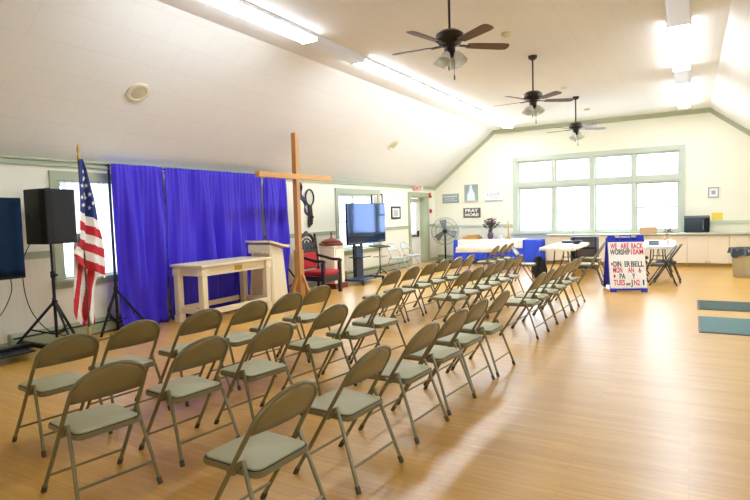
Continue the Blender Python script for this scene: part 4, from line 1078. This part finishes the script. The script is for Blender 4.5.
for a, e, lit, l in ((5.8, 8.8, 0, 'unlit strip light over the right side at the top of the photo'), (8.8, 11.7, 1, 'lit strip light between the two unlit sections on the right side'), (11.7, 12.95, 0, 'short unlit strip light section on the right side'), (12.95, 16.1, 1, 'lit strip light on the right side ending at the back wall')):
    fixture(rx, a, e, lit, l)
nsl = Vector((sl, 0, -1)).normalized()
for i, (y, l) in enumerate(((4.95, 'round cream ceiling speaker on the left slope, nearer the camera'), (12.27, 'round cream ceiling speaker on the left slope, farther, near the window'))):
    x = -6.45; z = ZT+sl*(x-XL); t = thing('ceiling_speaker', l, 'speaker', (x, y, z), 0, 'round ceiling speakers')
    q = Vector((0, 0, 1)).rotation_difference(nsl).to_matrix().to_4x4()
    MB().lathe([(0, 0), (.165, 0), (.165, .012), (.15, .02), (.115, .02), (.11, .012)], (0, 0, 0), 28, q).build('ring', M['speaker_grille'], t)
    MB().lathe([(0, .018), (.07, .016), (.112, .01), (.112, .0)], (0, 0, 0), 28, q).build('grille', mat('grille_mesh', '#c3bb9c', .7, 0, .1, 120), t)
for y, l in ((8.04, 'nearest round smoke detector on the flat ceiling'), (12.2, 'middle round smoke detector on the flat ceiling'), (15.2, 'farthest round smoke detector near the back wall')):
    tag(MB().lathe([(0, 0), (.075, 0), (.075, -.02), (.05, -.045), (0, -.05)], (-2.33, y, ZC), 20).build('smoke_detector', M['speaker_grille']), l, 'smoke detector', 'smoke detectors on the ceiling')

# ------------------------------------------------------------------ light
w = bpy.data.worlds.new('overcast_sky'); S.world = w; w.use_nodes = True
nt = w.node_tree; bg = nt.nodes['Background']
tc = nt.nodes.new('ShaderNodeTexCoord'); sp = nt.nodes.new('ShaderNodeSeparateXYZ'); rp = nt.nodes.new('ShaderNodeValToRGB')
nt.links.new(tc.outputs['Generated'], sp.inputs[0]); nt.links.new(sp.outputs['Z'], rp.inputs[0])
rp.color_ramp.elements[0].color = (.80, .89, 1, 1); rp.color_ramp.elements[1].color = (.80, .89, 1, 1)
nt.links.new(rp.outputs[0], bg.inputs[0]); bg.inputs[1].default_value = 3.0
def portal(name, loc, rot, sx, sy):
    l = bpy.data.lights.new(name, 'AREA'); l.shape = 'RECTANGLE'; l.size = sx; l.size_y = sy; l.cycles.is_portal = True
    o = bpy.data.objects.new(name, l); COL.objects.link(o); o.location = loc; o.rotation_euler = rot
portal('window_portal', (-2.48, YB+.28, 2.03), (-PI/2, 0, 0), 4.44, 2.2)
for y0, y1, z0, z1 in RW: portal('window_portal', (XR+.28, (y0+y1)/2, (z0+z1)/2), (0, PI/2, 0), z1-z0, y1-y0)
for y0, y1, z0, z1 in (W1, W2): portal('window_portal', (XL-.28, (y0+y1)/2, (z0+z1)/2), (0, -PI/2, 0), z1-z0, y1-y0)
for x0, x1, z0, z1 in FW: portal('window_portal', ((x0+x1)/2, YF-.28, (z0+z1)/2), (PI/2, 0, 0), x1-x0, z1-z0)

vs = S.view_settings; vs.view_transform = 'Standard'; vs.look = 'None'; vs.gamma = 1; vs.use_curve_mapping = False; vs.exposure = 1.54
S.cycles.use_denoising = True; S.cycles.max_bounces = 10; S.cycles.diffuse_bounces = 6; S.cycles.sample_clamp_indirect = 8
